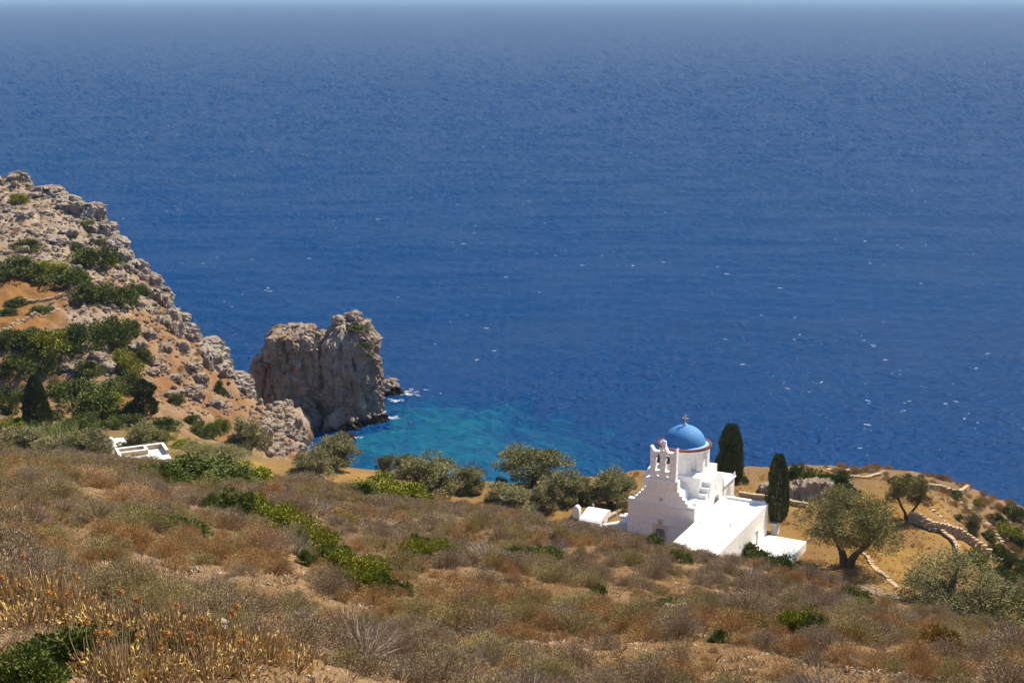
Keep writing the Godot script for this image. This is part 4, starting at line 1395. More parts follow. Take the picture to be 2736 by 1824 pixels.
func build_shrubs() -> void:
	var i := 0
	for s in NEAR_GREEN:
		var bright := 1.0 if (i in [1, 3, 6, 7, 8, 9, 10, 13, 14, 15, 27, 31, 41, 42, 43, 48]) else 0.0
		put_shrub("green_shrub", green_mesh(i % 3, bright), M.leaf, s[0], s[1], s[2] * 1.35, s[3] * 1.35, "%s %s shrub %s" % [bulk(s[2]), "bright yellow-green" if bright else "dark green", where(s[0], s[1])], "green shrubs of the near slope")
		i += 1
	for s in ORANGE_BUSH:
		put_shrub("rust_shrub", twig_mesh(i % 3 + 3, 3), M.twig, s[0], s[1], s[2] * 1.05, s[3] * 1.1, "%s domed shrub with rust-orange tips %s" % [bulk(s[2]), where(s[0], s[1])], "rust-tipped shrubs of the near slope")
		i += 1
	for s in JUNIPER:
		put_shrub("golden_shrub", green_mesh(i % 3, 2.0), M.leaf, s[0], s[1], s[2] * 1.05, s[3] * 1.15, "%s dense golden-brown shrub %s" % [bulk(s[2]), where(s[0], s[1])], "golden-brown shrubs of the near slope")
		i += 1
	for s in GREY_BIG:
		put_shrub("grey_shrub", twig_mesh(i % 3 + 3, 0), M.twig, s[0], s[1], s[2], s[3] * 1.05, "%s tall grey-brown twiggy shrub %s" % [bulk(s[2]), where(s[0], s[1])], "grey dry shrubs of the near slope")
		i += 1
	i = 0
	for s in FAR_GREEN:
		put_shrub("headland_shrub", green_mesh(i % 3, 0.0 if i % 5 else 1.0), M.leaf, s[0], s[1], s[2] * 1.4, s[3] * 0.85, "%s dark green shrub of the headland %s" % ["big" if s[2] > 6.0 else ("middling" if s[2] > 3.6 else "little"), head_place(s[0], s[1])], "green shrubs of the headland")
		i += 1
	for s in RIGHT_GREEN:
		put_shrub("cliff_shrub", green_mesh(i % 3, 0.0 if i % 4 else 1.0), M.leaf, s[0], s[1], s[2] * 1.1, s[3] * 0.9, "%s green shrub of the right-hand slope, %s" % ["broad" if s[2] > 3.4 else ("middling" if s[2] > 2.4 else "small"), "near the plateau" if s[1] < -182.0 else ("by the stone walls" if s[1] < -172.0 else "below the walls")], "green shrubs of the right slope")
		i += 1
	# the open scrub of the near slope
	var spots := []
	for k in 11000:
		var d := 7.0 + 88.0 * pow(rng.randf(), 0.66)
		var x := rng.randf_range(-0.44, 0.44) * d
		var z := -d
		var a := patch.get_noise_2d(x * 2.2 + 70.0, z * 2.2)
		if rng.randf() > 0.80 + a * 1.8 or (d < 15.0 and x < -0.04 * d): continue
		var kind := 0
		var pick := rng.randf() + patch.get_noise_2d(x * 0.9, z * 0.9 + 33.0) * 0.8
		if pick < 0.36: kind = 1
		elif pick < 0.60: kind = 2
		var size := (0.32 + 1.15 * pow(rng.randf(), 1.8)) * (0.8 if d < 24.0 else 1.0)
		if kind == 1: size *= 0.8
		spots.append([size / d, x, z, size, kind])
	for k in 900:
		var d := rng.randf_range(95.0, 150.0)
		var x := rng.randf_range(-0.40, 0.10) * d
		if x > -4.0 and d > 135.0: continue
		var s := rng.randf_range(0.6, 1.5)
		spots.append([s / d, x, -d, s, 0 if rng.randf() < 0.6 else 1])
	spots.sort_custom(func(p, q): return p[0] > q[0])
	var many := [0, 0, 0]
	var rest := [[], [], []]
	var called := ["scrub_shrub", "cushion_shrub", "thyme_shrub"]
	var looks := ["grey-brown dry shrub", "rust-brown dry cushion shrub", "olive-grey thyme shrub"]
	for s in spots:
		var kind: int = s[4]
		var x: float = s[1]
		var z: float = s[2]
		if many[kind] < 295 and absf(x / z) < 0.37:
			many[kind] += 1
			put_shrub(called[kind], twig_mesh(6 if kind == 0 and many[kind] % 7 == 0 else many[kind] % 3 + (3 if s[3] > 0.75 else 0), kind), M.twig, x, z, s[3] * rng.randf_range(0.9, 1.3), s[3] * rng.randf_range(0.42, 0.62), "%s %s %s" % [bulk(s[3]), looks[kind], where(x, z)], looks[kind] + "s of the near slope")
		else:
			rest[kind].append(s)
	for kind in 3:
		var list: Array = rest[kind]
		scatter("distant_scrub", twig_mesh(1, kind), M.twig, list.map(func(s): return [s[1], s[2], s[3] * 0.55, s[3] * 0.5]), "smaller %ss filling the slope" % looks[kind], "scrub")
	# scrub of the headland, of the right slope and of the plateau
	for k in 340:
		var x := rng.randf_range(-112.0, -52.0)
		var z := rng.randf_range(-322.0, -222.0)
		if off_coast(x, z) > -1.5 or base_height(x, z) < 6.0: continue
		if in_field(x, z): continue
		var s := rng.randf_range(0.9, 2.2)
		put_shrub("headland_scrub", twig_mesh(k % 3, 0 if rng.randf() < 0.6 else 1), M.twig, x, z, s, s * 0.45, "%s dry brown bush of the headland %s" % [bulk(s * 0.6), head_place(x, z)], "dry scrub of the headland")
	for k in 900:
		var x := rng.randf_range(44.0, 80.0)
		var z := rng.randf_range(-205.0, -120.0)
		if off_coast(x, z) > -0.5: continue
		if (x < 58.5 and z > -187.0) or absf(x / z) > 0.42: continue
		var s := rng.randf_range(0.9, 2.2)
		put_shrub("cliff_scrub", twig_mesh(k % 3, 0 if rng.randf() < 0.55 else 1), M.twig, x, z, s, s * 0.5, "%s dry brown bush of the right-hand cliff slope, %s" % [bulk(s * 0.6), "near the plateau" if z < -185.0 else ("beside the stone walls" if z < -165.0 else "below the wide olive")], "dry scrub of the plateau")
	for k in 60:
		var x := rng.randf_range(-6.0, 60.0)
		var z := rng.randf_range(-206.0, -180.0)
		if off_coast(x, z) > -0.5 or Vector2(x - 27.0, z + 166.0).length() < 18.0: continue
		var s := rng.randf_range(0.7, 1.6)
		put_shrub("plateau_scrub", twig_mesh(k % 3, 1), M.twig, x, z, s, s * 0.5, "low rusty bush on the plateau behind the church", "low bushes behind the church")


func scatter(called: String, mesh: Mesh, mat: Material, list: Array, label: String, category: String, sink := 0.03) -> MultiMeshInstance3D:
	var mm := MultiMesh.new()
	mm.transform_format = MultiMesh.TRANSFORM_3D
	mm.mesh = mesh
	mm.instance_count = list.size()
	for k in list.size():
		var s: Array = list[k]
		var b := Basis(Vector3.UP, rng.randf() * TAU).scaled(Vector3(s[2], s[3], s[2]))
		mm.set_instance_transform(k, Transform3D(b, Vector3(s[0], ground(s[0], s[1]) - sink * s[3], s[1])))
	var o := MultiMeshInstance3D.new()
	o.name = numbered(called)
	o.multimesh = mm
	o.material_override = mat
	add_child(o)
	tag(o, label, category, "", "stuff")
	return o


# ------------------------------------------------------------------ the seeding plants in front
func build_phlomis() -> void:
	var head := Bag.new()
	for i in 150:
		var d := dir_up(-0.9)
		spray(head, d * 0.55, (d + Vector3(rng.randf() - 0.5, rng.randf() - 0.5, rng.randf() - 0.5) * 0.5).normalized(), 0.5, 0.22, jit(Color(0.50, 0.28, 0.085), 0.3))
	var core := SphereMesh.new()
	core.radius = 0.6
	core.height = 1.1
	core.radial_segments = 10
	core.rings = 6
	var hm := head.mesh()
	var stalk := Bag.new()
	stalk.tube([Vector3(0, -0.02, 0), Vector3(0.02, 0.4, 0.01), Vector3(0.0, 0.75, 0.02), Vector3(0.03, 1.0, 0)], [0.010, 0.008, 0.007, 0.006], 4, Color(0.33, 0.25, 0.15))
	var sm := stalk.mesh()
	var tufts := []
	for k in 3:
		var lf := Bag.new()
		for i in 210:
			var a := rng.randf() * TAU
			var r := sqrt(rng.randf()) * 0.95
			var p := Vector3(cos(a) * r, rng.randf_range(0.05, 0.62) * (1.1 - 0.4 * r), sin(a) * r)
			var d := Vector3(cos(a) * 0.5 + rng.randf() - 0.5, rng.randf_range(0.1, 1.1), sin(a) * 0.5 + rng.randf() - 0.5).normalized()
			var s := d.cross(Vector3(rng.randf() - 0.5, rng.randf() - 0.5, rng.randf() - 0.5)).normalized()
			var up := s.cross(d)
			var len := rng.randf_range(0.14, 0.30)
			var w := len * 0.17
			var col := jit(Color(0.62, 0.46, 0.17) if rng.randf() < 0.6 else Color(0.36, 0.235, 0.10), 0.25)
			var m := p + d * len * 0.5 - up * len * 0.06
			var e := p + d * len * 0.95 + up * len * 0.12
			lf.tri(p, m + s * w + up * w * 0.5, m, col)
			lf.tri(p, m, m - s * w + up * w * 0.5, col)
			lf.tri(m, m + s * w + up * w * 0.5, e, col)
			lf.tri(m - s * w + up * w * 0.5, m, e, col)
		for i in 26:
			var d := dir_up(0.45)
			lf.tube([Vector3(d.x * 0.25, -0.05, d.z * 0.25), d * 0.4, d * 0.75], [0.014, 0.011, 0.007], 4, jit(Color(0.20, 0.14, 0.085), 0.3))
		tufts.append(lf.mesh())
	var i := 0
	for s in PHLOMIS:
		var wide: float = s[2] * 0.5
		var tall: float = s[3]
		var x: float = s[0]
		var z: float = s[1]
		var t := thing("seeding_sage", "dried yellow sage with round seed heads %s" % where(x, z), "plant", Vector3(x, ground(x, z), z), rng.randf() * TAU, "dried sage plants in the left foreground")
		var f := part("foliage", tufts[i % 3], M.twig, t)
		f.scale = Vector3(wide * 1.5, tall * 0.95, wide * 1.5)
		f.set_meta("kind", "stuff")
		for k in 22:
			var a := rng.randf() * TAU
			var r := sqrt(rng.randf()) * wide
			var high := tall * rng.randf_range(0.75, 1.25)
			var st := part("stalk", sm, M.twig, t, Vector3(cos(a) * r, 0, sin(a) * r))
			st.scale = Vector3(0.45, high, 0.45)
			st.rotation = Vector3(rng.randf_range(-0.22, 0.22), rng.randf() * TAU, rng.randf_range(-0.22, 0.22))
			if k < (2 if i > 9 else 1):
				var tip := st.transform * Vector3(0.03, 1.0, 0)
				var h := part("seed_head", hm, M.twig, t, tip)
				h.scale = Vector3.ONE * rng.randf_range(0.026, 0.038)
				part("seed_core", core, M.seed, h)
		i += 1


# ------------------------------------------------------------------ grass, litter, stones
func build_litter() -> void:
	var blade := Bag.new()
	for i in 26:
		var a := rng.randf() * TAU
		var d := Vector3(cos(a) * rng.randf_range(0.1, 0.7), 1.0, sin(a) * rng.randf_range(0.1, 0.7)).normalized()
		spray(blade, Vector3(cos(a) * 0.15 * rng.randf(), -0.02, sin(a) * 0.15 * rng.randf()), d, rng.randf_range(0.5, 1.0), 0.05, jit(Color(0.60, 0.38, 0.12), 0.25))
	var grass := blade.mesh()
	var list := []
	for k in 9000:
		var x := rng.randf_range(14.0, 60.0)
		var z := rng.randf_range(-186.0, -122.0)
		var q := (Vector3(x, 0, z) - Vector3(13.176, 0, -154.866)).rotated(Vector3.UP, deg_to_rad(27.0))
		if q.x > -0.5 and q.x < 18.5 and q.z > -14.3 and q.z < 10.5: continue
		var a := patch.get_noise_2d(x * 2.0, z * 2.0 + 60.0)
		if rng.randf() > 0.5 + a: continue
		var s := rng.randf_range(0.18, 0.5) + maxf(a, 0.0) * 0.6
		list.append([x, z, s, s * 0.8])
	scatter("golden_grass", grass, M.twig, list, "golden dry grass of the church terraces", "grass")
	list = []
	for k in 20000:
		var d := 7.0 + 80.0 * pow(rng.randf(), 0.8)
		var x := rng.randf_range(-0.42, 0.42) * d
		var s := rng.randf_range(0.05, 0.18)
		list.append([x, -d, s, s * 1.1])
	var dry := Bag.new()
	for i in 22:
		var a := rng.randf() * TAU
		var d := Vector3(cos(a), rng.randf_range(0.2, 1.4), sin(a)).normalized()
		spray(dry, Vector3(cos(a) * 0.3 * rng.randf(), -0.02, sin(a) * 0.3 * rng.randf()), d, rng.randf_range(0.5, 1.1), 0.07, jit(Color(0.38, 0.255, 0.13), 0.35))
	scatter("dry_grass", dry.mesh(), M.twig, list, "short dry grass between the shrubs of the near slope", "grass")
	# bleached curled leaves
	var curl := Bag.new()
	for i in 16:
		var a := rng.randf() * TAU
		var d := Vector3(cos(a), 0, sin(a))
		var s := Vector3(-d.z, 0, d.x)
		var p := d * rng.randf() * 0.35
		var lift := rng.randf_range(0.05, 0.35)
		var col := jit(Color(0.56, 0.43, 0.29), 0.2)
		var w := 0.035
		var l := rng.randf_range(0.3, 0.75)
		var m := p + d * l * 0.5 + Vector3(0, lift, 0) + s * rng.randf_range(-0.15, 0.15)
		var e := p + d * l + Vector3(0, lift * rng.randf_range(-0.2, 0.9), 0) + s * rng.randf_range(-0.3, 0.3)
		curl.quad(p - s * w, m - s * w, m + s * w, p + s * w, col)
		curl.tri(m - s * w, e, m + s * w, col)
	list = []
	for k in 1100:
		var d := 14.0 + 40.0 * pow(rng.randf(), 0.9)
		var x := rng.randf_range(-0.36, 0.36) * d
		if patch.get_noise_2d(x * 3.0, -d * 3.0 + 200.0) < -0.02: continue
		var s := rng.randf_range(0.10, 0.24)
		list.append([x, -d, s, s * 0.8])
	scatter("bleached_leaves", curl.mesh(), M.twig, list, "bleached curled leaves lying on the near slope", "leaf litter")
	list = []
	for k in 5200:
		var d := 7.0 + 85.0 * pow(rng.randf(), 0.8)
		var x := rng.randf_range(-0.42, 0.42) * d
		var s := rng.randf_range(0.012, 0.05)
		list.append([x, -d, s, s * 0.6])
	scatter("pebbles", rock_mesh(1, 0.1), M.rock, list, "small pale pebbles strewn over the near slope", "stones", -0.2)
	list = []
	for k in 12000:
		var x := rng.randf_range(-112.0, -42.0)
		var z := rng.randf_range(-322.0, -222.0)
		if off_coast(x, z) > -0.3 or base_height(x, z) < 1.0: continue
		if in_field(x, z) or (base_height(x, z) < 21.0 and rng.randf() < 0.55): continue
		var s := rng.randf_range(0.08, 0.34)
		list.append([x, z, s, s * 0.6])
	scatter("rubble", rock_mesh(4, 0.1), M.rock, list, "loose rubble strewn over the headland", "stones", -0.2)
	# trodden path below the terrace
	list = []
	for k in 700:
		var t := rng.randf()
		var x := lerpf(35.5, 43.0, t) + rng.randfn(0.0, 1.2)
		var z := lerpf(-140.0, -128.5, t) + rng.randfn(0.0, 1.0)
		var s := rng.randf_range(0.05, 0.22)
		list.append([x, z, s, s * 0.5])
	scatter("path_stones", rock_mesh(5, 0.0), M.rock, list, "pale stones of the trodden path below the terrace", "stones", -0.2)


func build_foam() -> void:
	var bag := Bag.new()
	for i in 26:
		var t := rng.randf_range(-1.0, 1.0)
		var p := Vector3(t, 0.04 * rng.randf(), rng.randfn(0.0, 0.28) * (1.1 - absf(t)) + 0.15 * t * t)
		var a := rng.randf() * TAU
		var r := rng.randf_range(0.05, 0.16)
		bag.quad(p + Vector3(cos(a), 0, sin(a) * 0.6) * r, p + Vector3(cos(a + 1.7), 0.03, sin(a + 1.7) * 0.6) * r, p + Vector3(cos(a + 3.1), 0, sin(a + 3.1) * 0.6) * r, p + Vector3(cos(a + 4.6), 0.02, sin(a + 4.6) * 0.6) * r, Color.WHITE)
	var m := bag.mesh()
	var mm := MultiMesh.new()
	mm.transform_format = MultiMesh.TRANSFORM_3D
	mm.mesh = m
	var at := []
	for k in 2600:
		var d := 235.0 * pow(15.0, pow(rng.randf(), 0.8))
		var x := rng.randf_range(-0.42, 0.42) * d
		if off_coast(x, -d) < 6.0: continue
		var a := patch.get_noise_2d(x * 0.2, -d * 0.2 + 800.0)
		if rng.randf() > 0.35 + a * 1.4: continue
		var s := (0.18 + 0.6 * pow(rng.randf(), 2.0)) * (1.0 + d / 1400.0)
		at.append([x, -d, s, 0.0])
	# broken water round the stack, the islet and the beach
	for f in [[-21.5, -289.5, 3.6, 26], [-24.5, -284.0, 2.0, 10], [-23.5, -271.0, 1.6, 10], [-30.0, -258.6, 1.6, 8], [-39.0, -247.0, 2.2, 26], [-36.5, -250.5, 1.8, 12], [-26.0, -276.0, 1.4, 8]]:
		for k in f[3]:
			at.append([f[0] + rng.randfn(0.0, f[2] * 0.6), f[1] + rng.randfn(0.0, f[2] * 0.35), rng.randf_range(0.35, 0.9), 0.08])
	# the streaks of broken water at right
	for k in 10:
		at.append([rng.randf_range(62.0, 92.0), rng.randf_range(-284.0, -262.0) , rng.randf_range(0.3, 0.9), 0.02])
	mm.instance_count = at.size()
	for k in at.size():
		var p: Array = at[k]
		var b := Basis(Vector3.UP, rng.randf_range(-0.8, 0.8)).scaled(Vector3(p[2] * 0.8, 1.0, p[2] * 1.25))
		mm.set_instance_transform(k, Transform3D(b, Vector3(p[0], swell(p[0], p[1], maxf(0.5, p[1] * p[1] / 90000.0)) + 0.06 + p[3], p[1])))
	var o := MultiMeshInstance3D.new()
	o.name = "sea_foam"
	o.multimesh = mm
	o.material_override = M.foam
	add_child(o)
	tag(o, "white foam of breaking wave crests and of surf round the rocks", "foam", "", "stuff")


# ------------------------------------------------------------------ surveyed places (metres)
const OLIVES := [
	[-41.36, -215.65, 6.61, 5.43], [-22.48, -172.36, 6.2, 4.15], [-15.85, -171.38, 2.2, 2.86], [-13.57, -173.63, 3.22, 3.0], [-9.85, -161.71, 7.79, 4.93], [-5.08, -166.09, 4.15, 3.3],
	[2.69, -172.54, 8.39, 4.64], [6.05, -166.24, 5.98, 3.95], [12.23, -167.23, 6.36, 4.53], [37.03, -149.26, 12.25, 8.6], [48.86, -167.92, 5.5, 5.61], [44.52, -131.51, 12.33, 6.85],
	[49.99, -132.82, 7.0, 5.37], [-37.18, -168.49, 9.86, 2.74], [-46.96, -175.34, 5.75, 4.14], [-50.39, -163.68, 5.43, 4.34], [-54.49, -165.95, 7.19, 3.43], [-63.36, -177.83, 6.56, 3.28],
	[-0.57, -161.18, 6.22, 3.01], [3.87, -163.51, 4.21, 3.16], [-23.77, -162.17, 4.97, 3.66], [58.62, -173.01, 2.0, 2.82], [8.53, -168.04, 3.78, 3.35],
]
const CYPRESSES := [
	[31.07, -159.59, 2.62, 8.82], [-68.32, -198.79, 4.62, 7.13], [-57.35, -215.57, 4.9, 5.6],
]
const REEDS := [
	[-64.36, -188.49, 5.65, 2.89], [-62.49, -192.97, 3.83, 2.3],
]
const CAROB := [
	[39.93, -178.11, 7.0, 3.61], [42.64, -176.22, 6.37, 3.94], [38.37, -184.64, 3.96, 2.52], [-1.41, -170.07, 2.18, 1.63],
]
const NEAR_GREEN := [
	[-13.92, -60.29, 3.95, 0.87], [-14.01, -71.5, 2.79, 0.88], [-15.06, -58.05, 2.1, 0.65], [-7.5, -82.21, 3.97, 1.17], [-8.57, -77.65, 2.0, 0.75], [-6.61, -93.81, 2.11, 0.84],
	[-7.46, -41.87, 1.23, 0.63], [-6.21, -38.99, 1.4, 0.71], [-4.85, -34.53, 1.25, 0.63], [-3.94, -32.5, 1.07, 0.47], [-3.36, -32.91, 0.86, 0.48], [-8.74, -42.95, 1.55, 0.56],
	[-9.36, -42.69, 0.84, 0.34], [-2.72, -37.35, 0.92, 0.56], [-2.09, -37.91, 0.99, 0.5], [-3.19, -27.66, 0.92, 0.48], [-2.75, -28.67, 0.66, 0.44], [-2.33, -28.57, 0.47, 0.28],
	[-8.64, -31.86, 1.27, 0.36], [-7.91, -31.8, 1.16, 0.38], [6.88, -66.03, 1.29, 0.52], [22.53, -150.75, 5.45, 1.78], [26.24, -149.66, 4.45, 1.78], [11.04, -55.2, 1.47, 0.74],
	[6.45, -52.11, 0.86, 0.38], [0.06, -46.29, 1.05, 0.3], [1.13, -47.52, 1.24, 0.37], [6.04, -28.27, 0.91, 0.52], [5.12, -27.81, 0.56, 0.24], [4.01, -34.83, 0.58, 0.23],
	[12.89, -50.65, 1.2, 0.58], [4.48, -32.44, 0.65, 0.24], [2.24, -45.15, 0.44, 0.38], [2.28, -35.32, 0.47, 0.23], [-3.38, -10.15, 0.71, 0.32], [-3.3, -8.91, 0.57, 0.25],
	[-3.57, -11.48, 0.48, 0.28], [-4.83, -31.51, 0.52, 0.31], [-5.25, -29.8, 0.59, 0.24], [-3.05, -54.04, 1.57, 0.24], [3.83, -24.69, 0.42, 0.22], [-8.17, -43.57, 1.14, 0.57],
	[-6.93, -41.08, 1.08, 0.54], [-5.46, -36.48, 1.08, 0.6], [-4.36, -33.3, 0.98, 0.5], [-8.76, -44.48, 1.17, 0.44], [-14.8, -68.9, 2.69, 0.81], [-15.11, -62.87, 2.47, 0.62],
	[-8.84, -87.8, 3.11, 1.02], [-7.13, -87.29, 2.25, 0.84], [-2.68, -38.45, 0.88, 0.5], [-1.79, -37.95, 0.74, 0.37], [-3.53, -27.46, 0.64, 0.36], [-2.93, -27.73, 0.83, 0.42],
	[24.38, -150.16, 4.45, 1.68], [27.49, -148.4, 3.93, 1.67], [6.25, -27.55, 0.56, 0.38], [5.81, -28.97, 0.59, 0.33], [0.51, -46.41, 0.91, 0.3], [-3.36, -11.45, 0.44, 0.24],
	[-8.45, -31.52, 1.16, 0.32], [-7.5, -31.75, 0.84, 0.29],
]
const FAR_GREEN := [
	[-105.19, -306.38, 3.75, 2.37], [-94.77, -279.18, 6.32, 2.71], [-88.55, -299.19, 5.91, 2.29], [-81.98, -278.38, 8.72, 4.99], [-92.08, -266.34, 8.65, 3.46], [-87.07, -265.85, 6.87, 3.09],
	[-82.86, -262.43, 8.46, 3.89], [-77.48, -257.3, 6.62, 3.64], [-73.87, -258.39, 9.11, 4.31], [-72.05, -269.72, 6.02, 3.96], [-83.14, -266.2, 6.0, 2.23], [-88.34, -251.94, 3.78, 1.48],
	[-82.88, -248.06, 3.87, 1.45], [-88.16, -246.25, 3.55, 1.61], [-79.21, -231.36, 6.07, 3.79], [-75.83, -230.76, 7.54, 4.97], [-72.56, -234.27, 8.37, 5.78], [-69.68, -239.66, 7.74, 5.11],
	[-68.63, -244.13, 5.5, 4.24], [-74.49, -226.03, 3.41, 4.44], [-64.46, -231.81, 5.25, 4.5], [-62.88, -226.92, 4.41, 2.94], [-80.25, -224.21, 5.93, 4.15], [-82.71, -228.95, 3.02, 3.78],
	[-67.61, -216.33, 9.93, 4.26], [-64.53, -217.4, 6.39, 3.12], [-71.42, -220.09, 5.06, 3.18], [-63.44, -221.05, 5.03, 3.16], [-50.59, -218.27, 3.53, 2.12], [-47.95, -215.26, 4.87, 2.37],
	[-47.14, -221.29, 3.28, 2.42], [-50.97, -242.44, 2.33, 3.57], [-54.87, -226.78, 2.93, 2.19], [-74.0, -202.92, 3.38, 4.73], [-69.02, -226.44, 4.42, 2.95], [-62.45, -214.54, 4.91, 2.1],
	[-41.54, -337.83, 0.21, 0.21], [-82.7, -231.15, 4.56, 3.04], [-62.93, -238.69, 3.07, 3.07], [-67.41, -248.16, 3.18, 2.39], [-84.24, -291.33, 4.08, 1.86], [-80.27, -284.33, 3.62, 1.81],
	[-86.72, -283.12, 2.72, 1.63], [-72.98, -208.55, 4.14, 2.76], [-93.55, -262.11, 4.27, 2.22], [-48.72, -193.84, 3.15, 1.51], [-69.13, -196.55, 3.93, 2.23], [-63.52, -206.67, 4.08, 2.31],
	[-58.76, -210.61, 4.81, 2.34], [-53.04, -211.43, 4.81, 2.33], [-44.6, -186.57, 3.64, 1.58], [-43.24, -215.0, 3.47, 1.67], [-59.67, -216.83, 3.53, 2.12], [-63.51, -200.31, 5.29, 2.38],
	[-68.29, -203.64, 3.37, 2.7], [-70.89, -195.42, 3.92, 2.61], [-49.59, -190.1, 4.34, 1.86], [-59.24, -202.98, 3.99, 2.0],
]
const RIGHT_GREEN := [
	[65.85, -184.54, 3.77, 2.14], [70.4, -190.67, 4.55, 2.34], [65.71, -180.51, 4.94, 2.22], [66.75, -178.3, 3.68, 2.09], [61.59, -175.31, 2.99, 1.44], [60.43, -186.96, 3.13, 1.25],
	[54.67, -159.4, 3.27, 2.73], [60.61, -168.86, 4.06, 2.9], [62.55, -167.9, 4.06, 2.9], [57.87, -159.12, 4.4, 2.75], [54.84, -155.76, 2.68, 2.15], [57.66, -175.99, 1.78, 0.83],
	[62.37, -165.01, 2.86, 2.29], [50.82, -182.82, 1.45, 0.97], [64.5, -188.05, 2.16, 1.14], [30.03, -180.17, 2.91, 2.1], [26.53, -179.76, 2.32, 2.32],
]
const ORANGE_BUSH := [
	[-0.86, -29.15, 1.3, 0.69], [-5.8, -31.3, 1.4, 0.81], [0.05, -35.17, 0.6, 0.42], [-7.62, -36.25, 1.31, 0.53], [-11.23, -40.17, 1.87, 0.67], [-10.9, -30.53, 1.56, 0.52],
	[-7.25, -30.24, 1.01, 0.36], [-14.84, -47.79, 2.39, 0.7], [-15.4, -43.38, 1.9, 0.58], [12.9, -48.45, 0.99, 0.59],
]
const JUNIPER := [
	[8.37, -26.23, 1.28, 0.73], [4.65, -27.13, 1.1, 0.49], [-6.11, -48.19, 1.41, 0.34], [1.86, -50.67, 1.09, 0.56], [7.81, -25.53, 0.44, 0.32],
]
const GREY_BIG := [
	[-12.71, -83.91, 3.25, 1.08], [-16.22, -172.52, 3.32, 1.44], [-5.64, -55.83, 1.63, 0.54], [-10.94, -35.07, 1.53, 0.52], [-12.69, -48.24, 2.07, 0.73], [-10.03, -42.64, 1.69, 0.56],
	[-13.08, -38.87, 1.7, 0.6], [-5.38, -27.02, 0.81, 0.32], [-4.87, -28.09, 0.84, 0.37], [-4.18, -24.01, 0.8, 0.4], [4.61, -52.23, 2.05, 0.89], [7.37, -59.63, 1.56, 0.78],
	[6.46, -89.75, 2.62, 1.05], [9.91, -45.27, 1.98, 0.92], [9.32, -49.27, 1.81, 0.82], [12.56, -53.58, 1.98, 0.79], [7.75, -28.09, 0.87, 0.58], [9.4, -26.73, 1.41, 0.56],
	[1.62, -20.13, 0.89, 0.41], [6.02, -25.39, 1.04, 0.52], [-3.81, -10.91, 0.92, 0.38], [-4.09, -11.01, 0.7, 0.35], [4.72, -45.05, 1.63, 0.74], [1.6, -39.87, 1.57, 0.65],
	[0.93, -53.63, 2.09, 0.59], [-2.75, -51.72, 2.34, 0.57], [6.95, -48.45, 1.6, 0.7], [6.44, -37.81, 1.26, 0.58],
]
const PHLOMIS := [
	[-4.94, -13.14, 0.32, 0.46], [-4.61, -13.04, 0.5, 0.68], [-4.3, -12.86, 0.4, 0.54], [-4.37, -12.0, 0.34, 0.38], [-4.01, -12.6, 0.35, 0.44], [-3.76, -12.29, 0.38, 0.43],
	[-3.48, -12.14, 0.34, 0.46], [-3.23, -11.91, 0.37, 0.49], [-3.07, -12.04, 0.37, 0.5], [-2.85, -11.96, 0.37, 0.5], [-2.68, -12.07, 0.37, 0.5], [-2.54, -12.55, 0.39, 0.47],
	[-2.38, -13.0, 0.4, 0.45], [-2.19, -13.39, 0.41, 0.37], [-2.93, -10.18, 0.36, 0.43], [-3.03, -9.73, 0.31, 0.38], [-2.74, -10.34, 0.32, 0.36], [-2.56, -10.87, 0.34, 0.38],
	[-2.39, -11.41, 0.35, 0.35], [-2.73, -9.12, 0.29, 0.42], [-4.69, -14.48, 0.3, 0.45], [-5.04, -14.82, 0.31, 0.46],
]
const BOULDERS := [
	[37.84, -173.42, 3.98, 2.84], [40.62, -176.01, 3.47, 2.31], [35.47, -172.64, 2.26, 1.92], [34.17, -174.59, 2.5, 1.71], [43.05, -178.06, 2.69, 2.11], [32.87, -176.74, 2.3, 1.15],
]
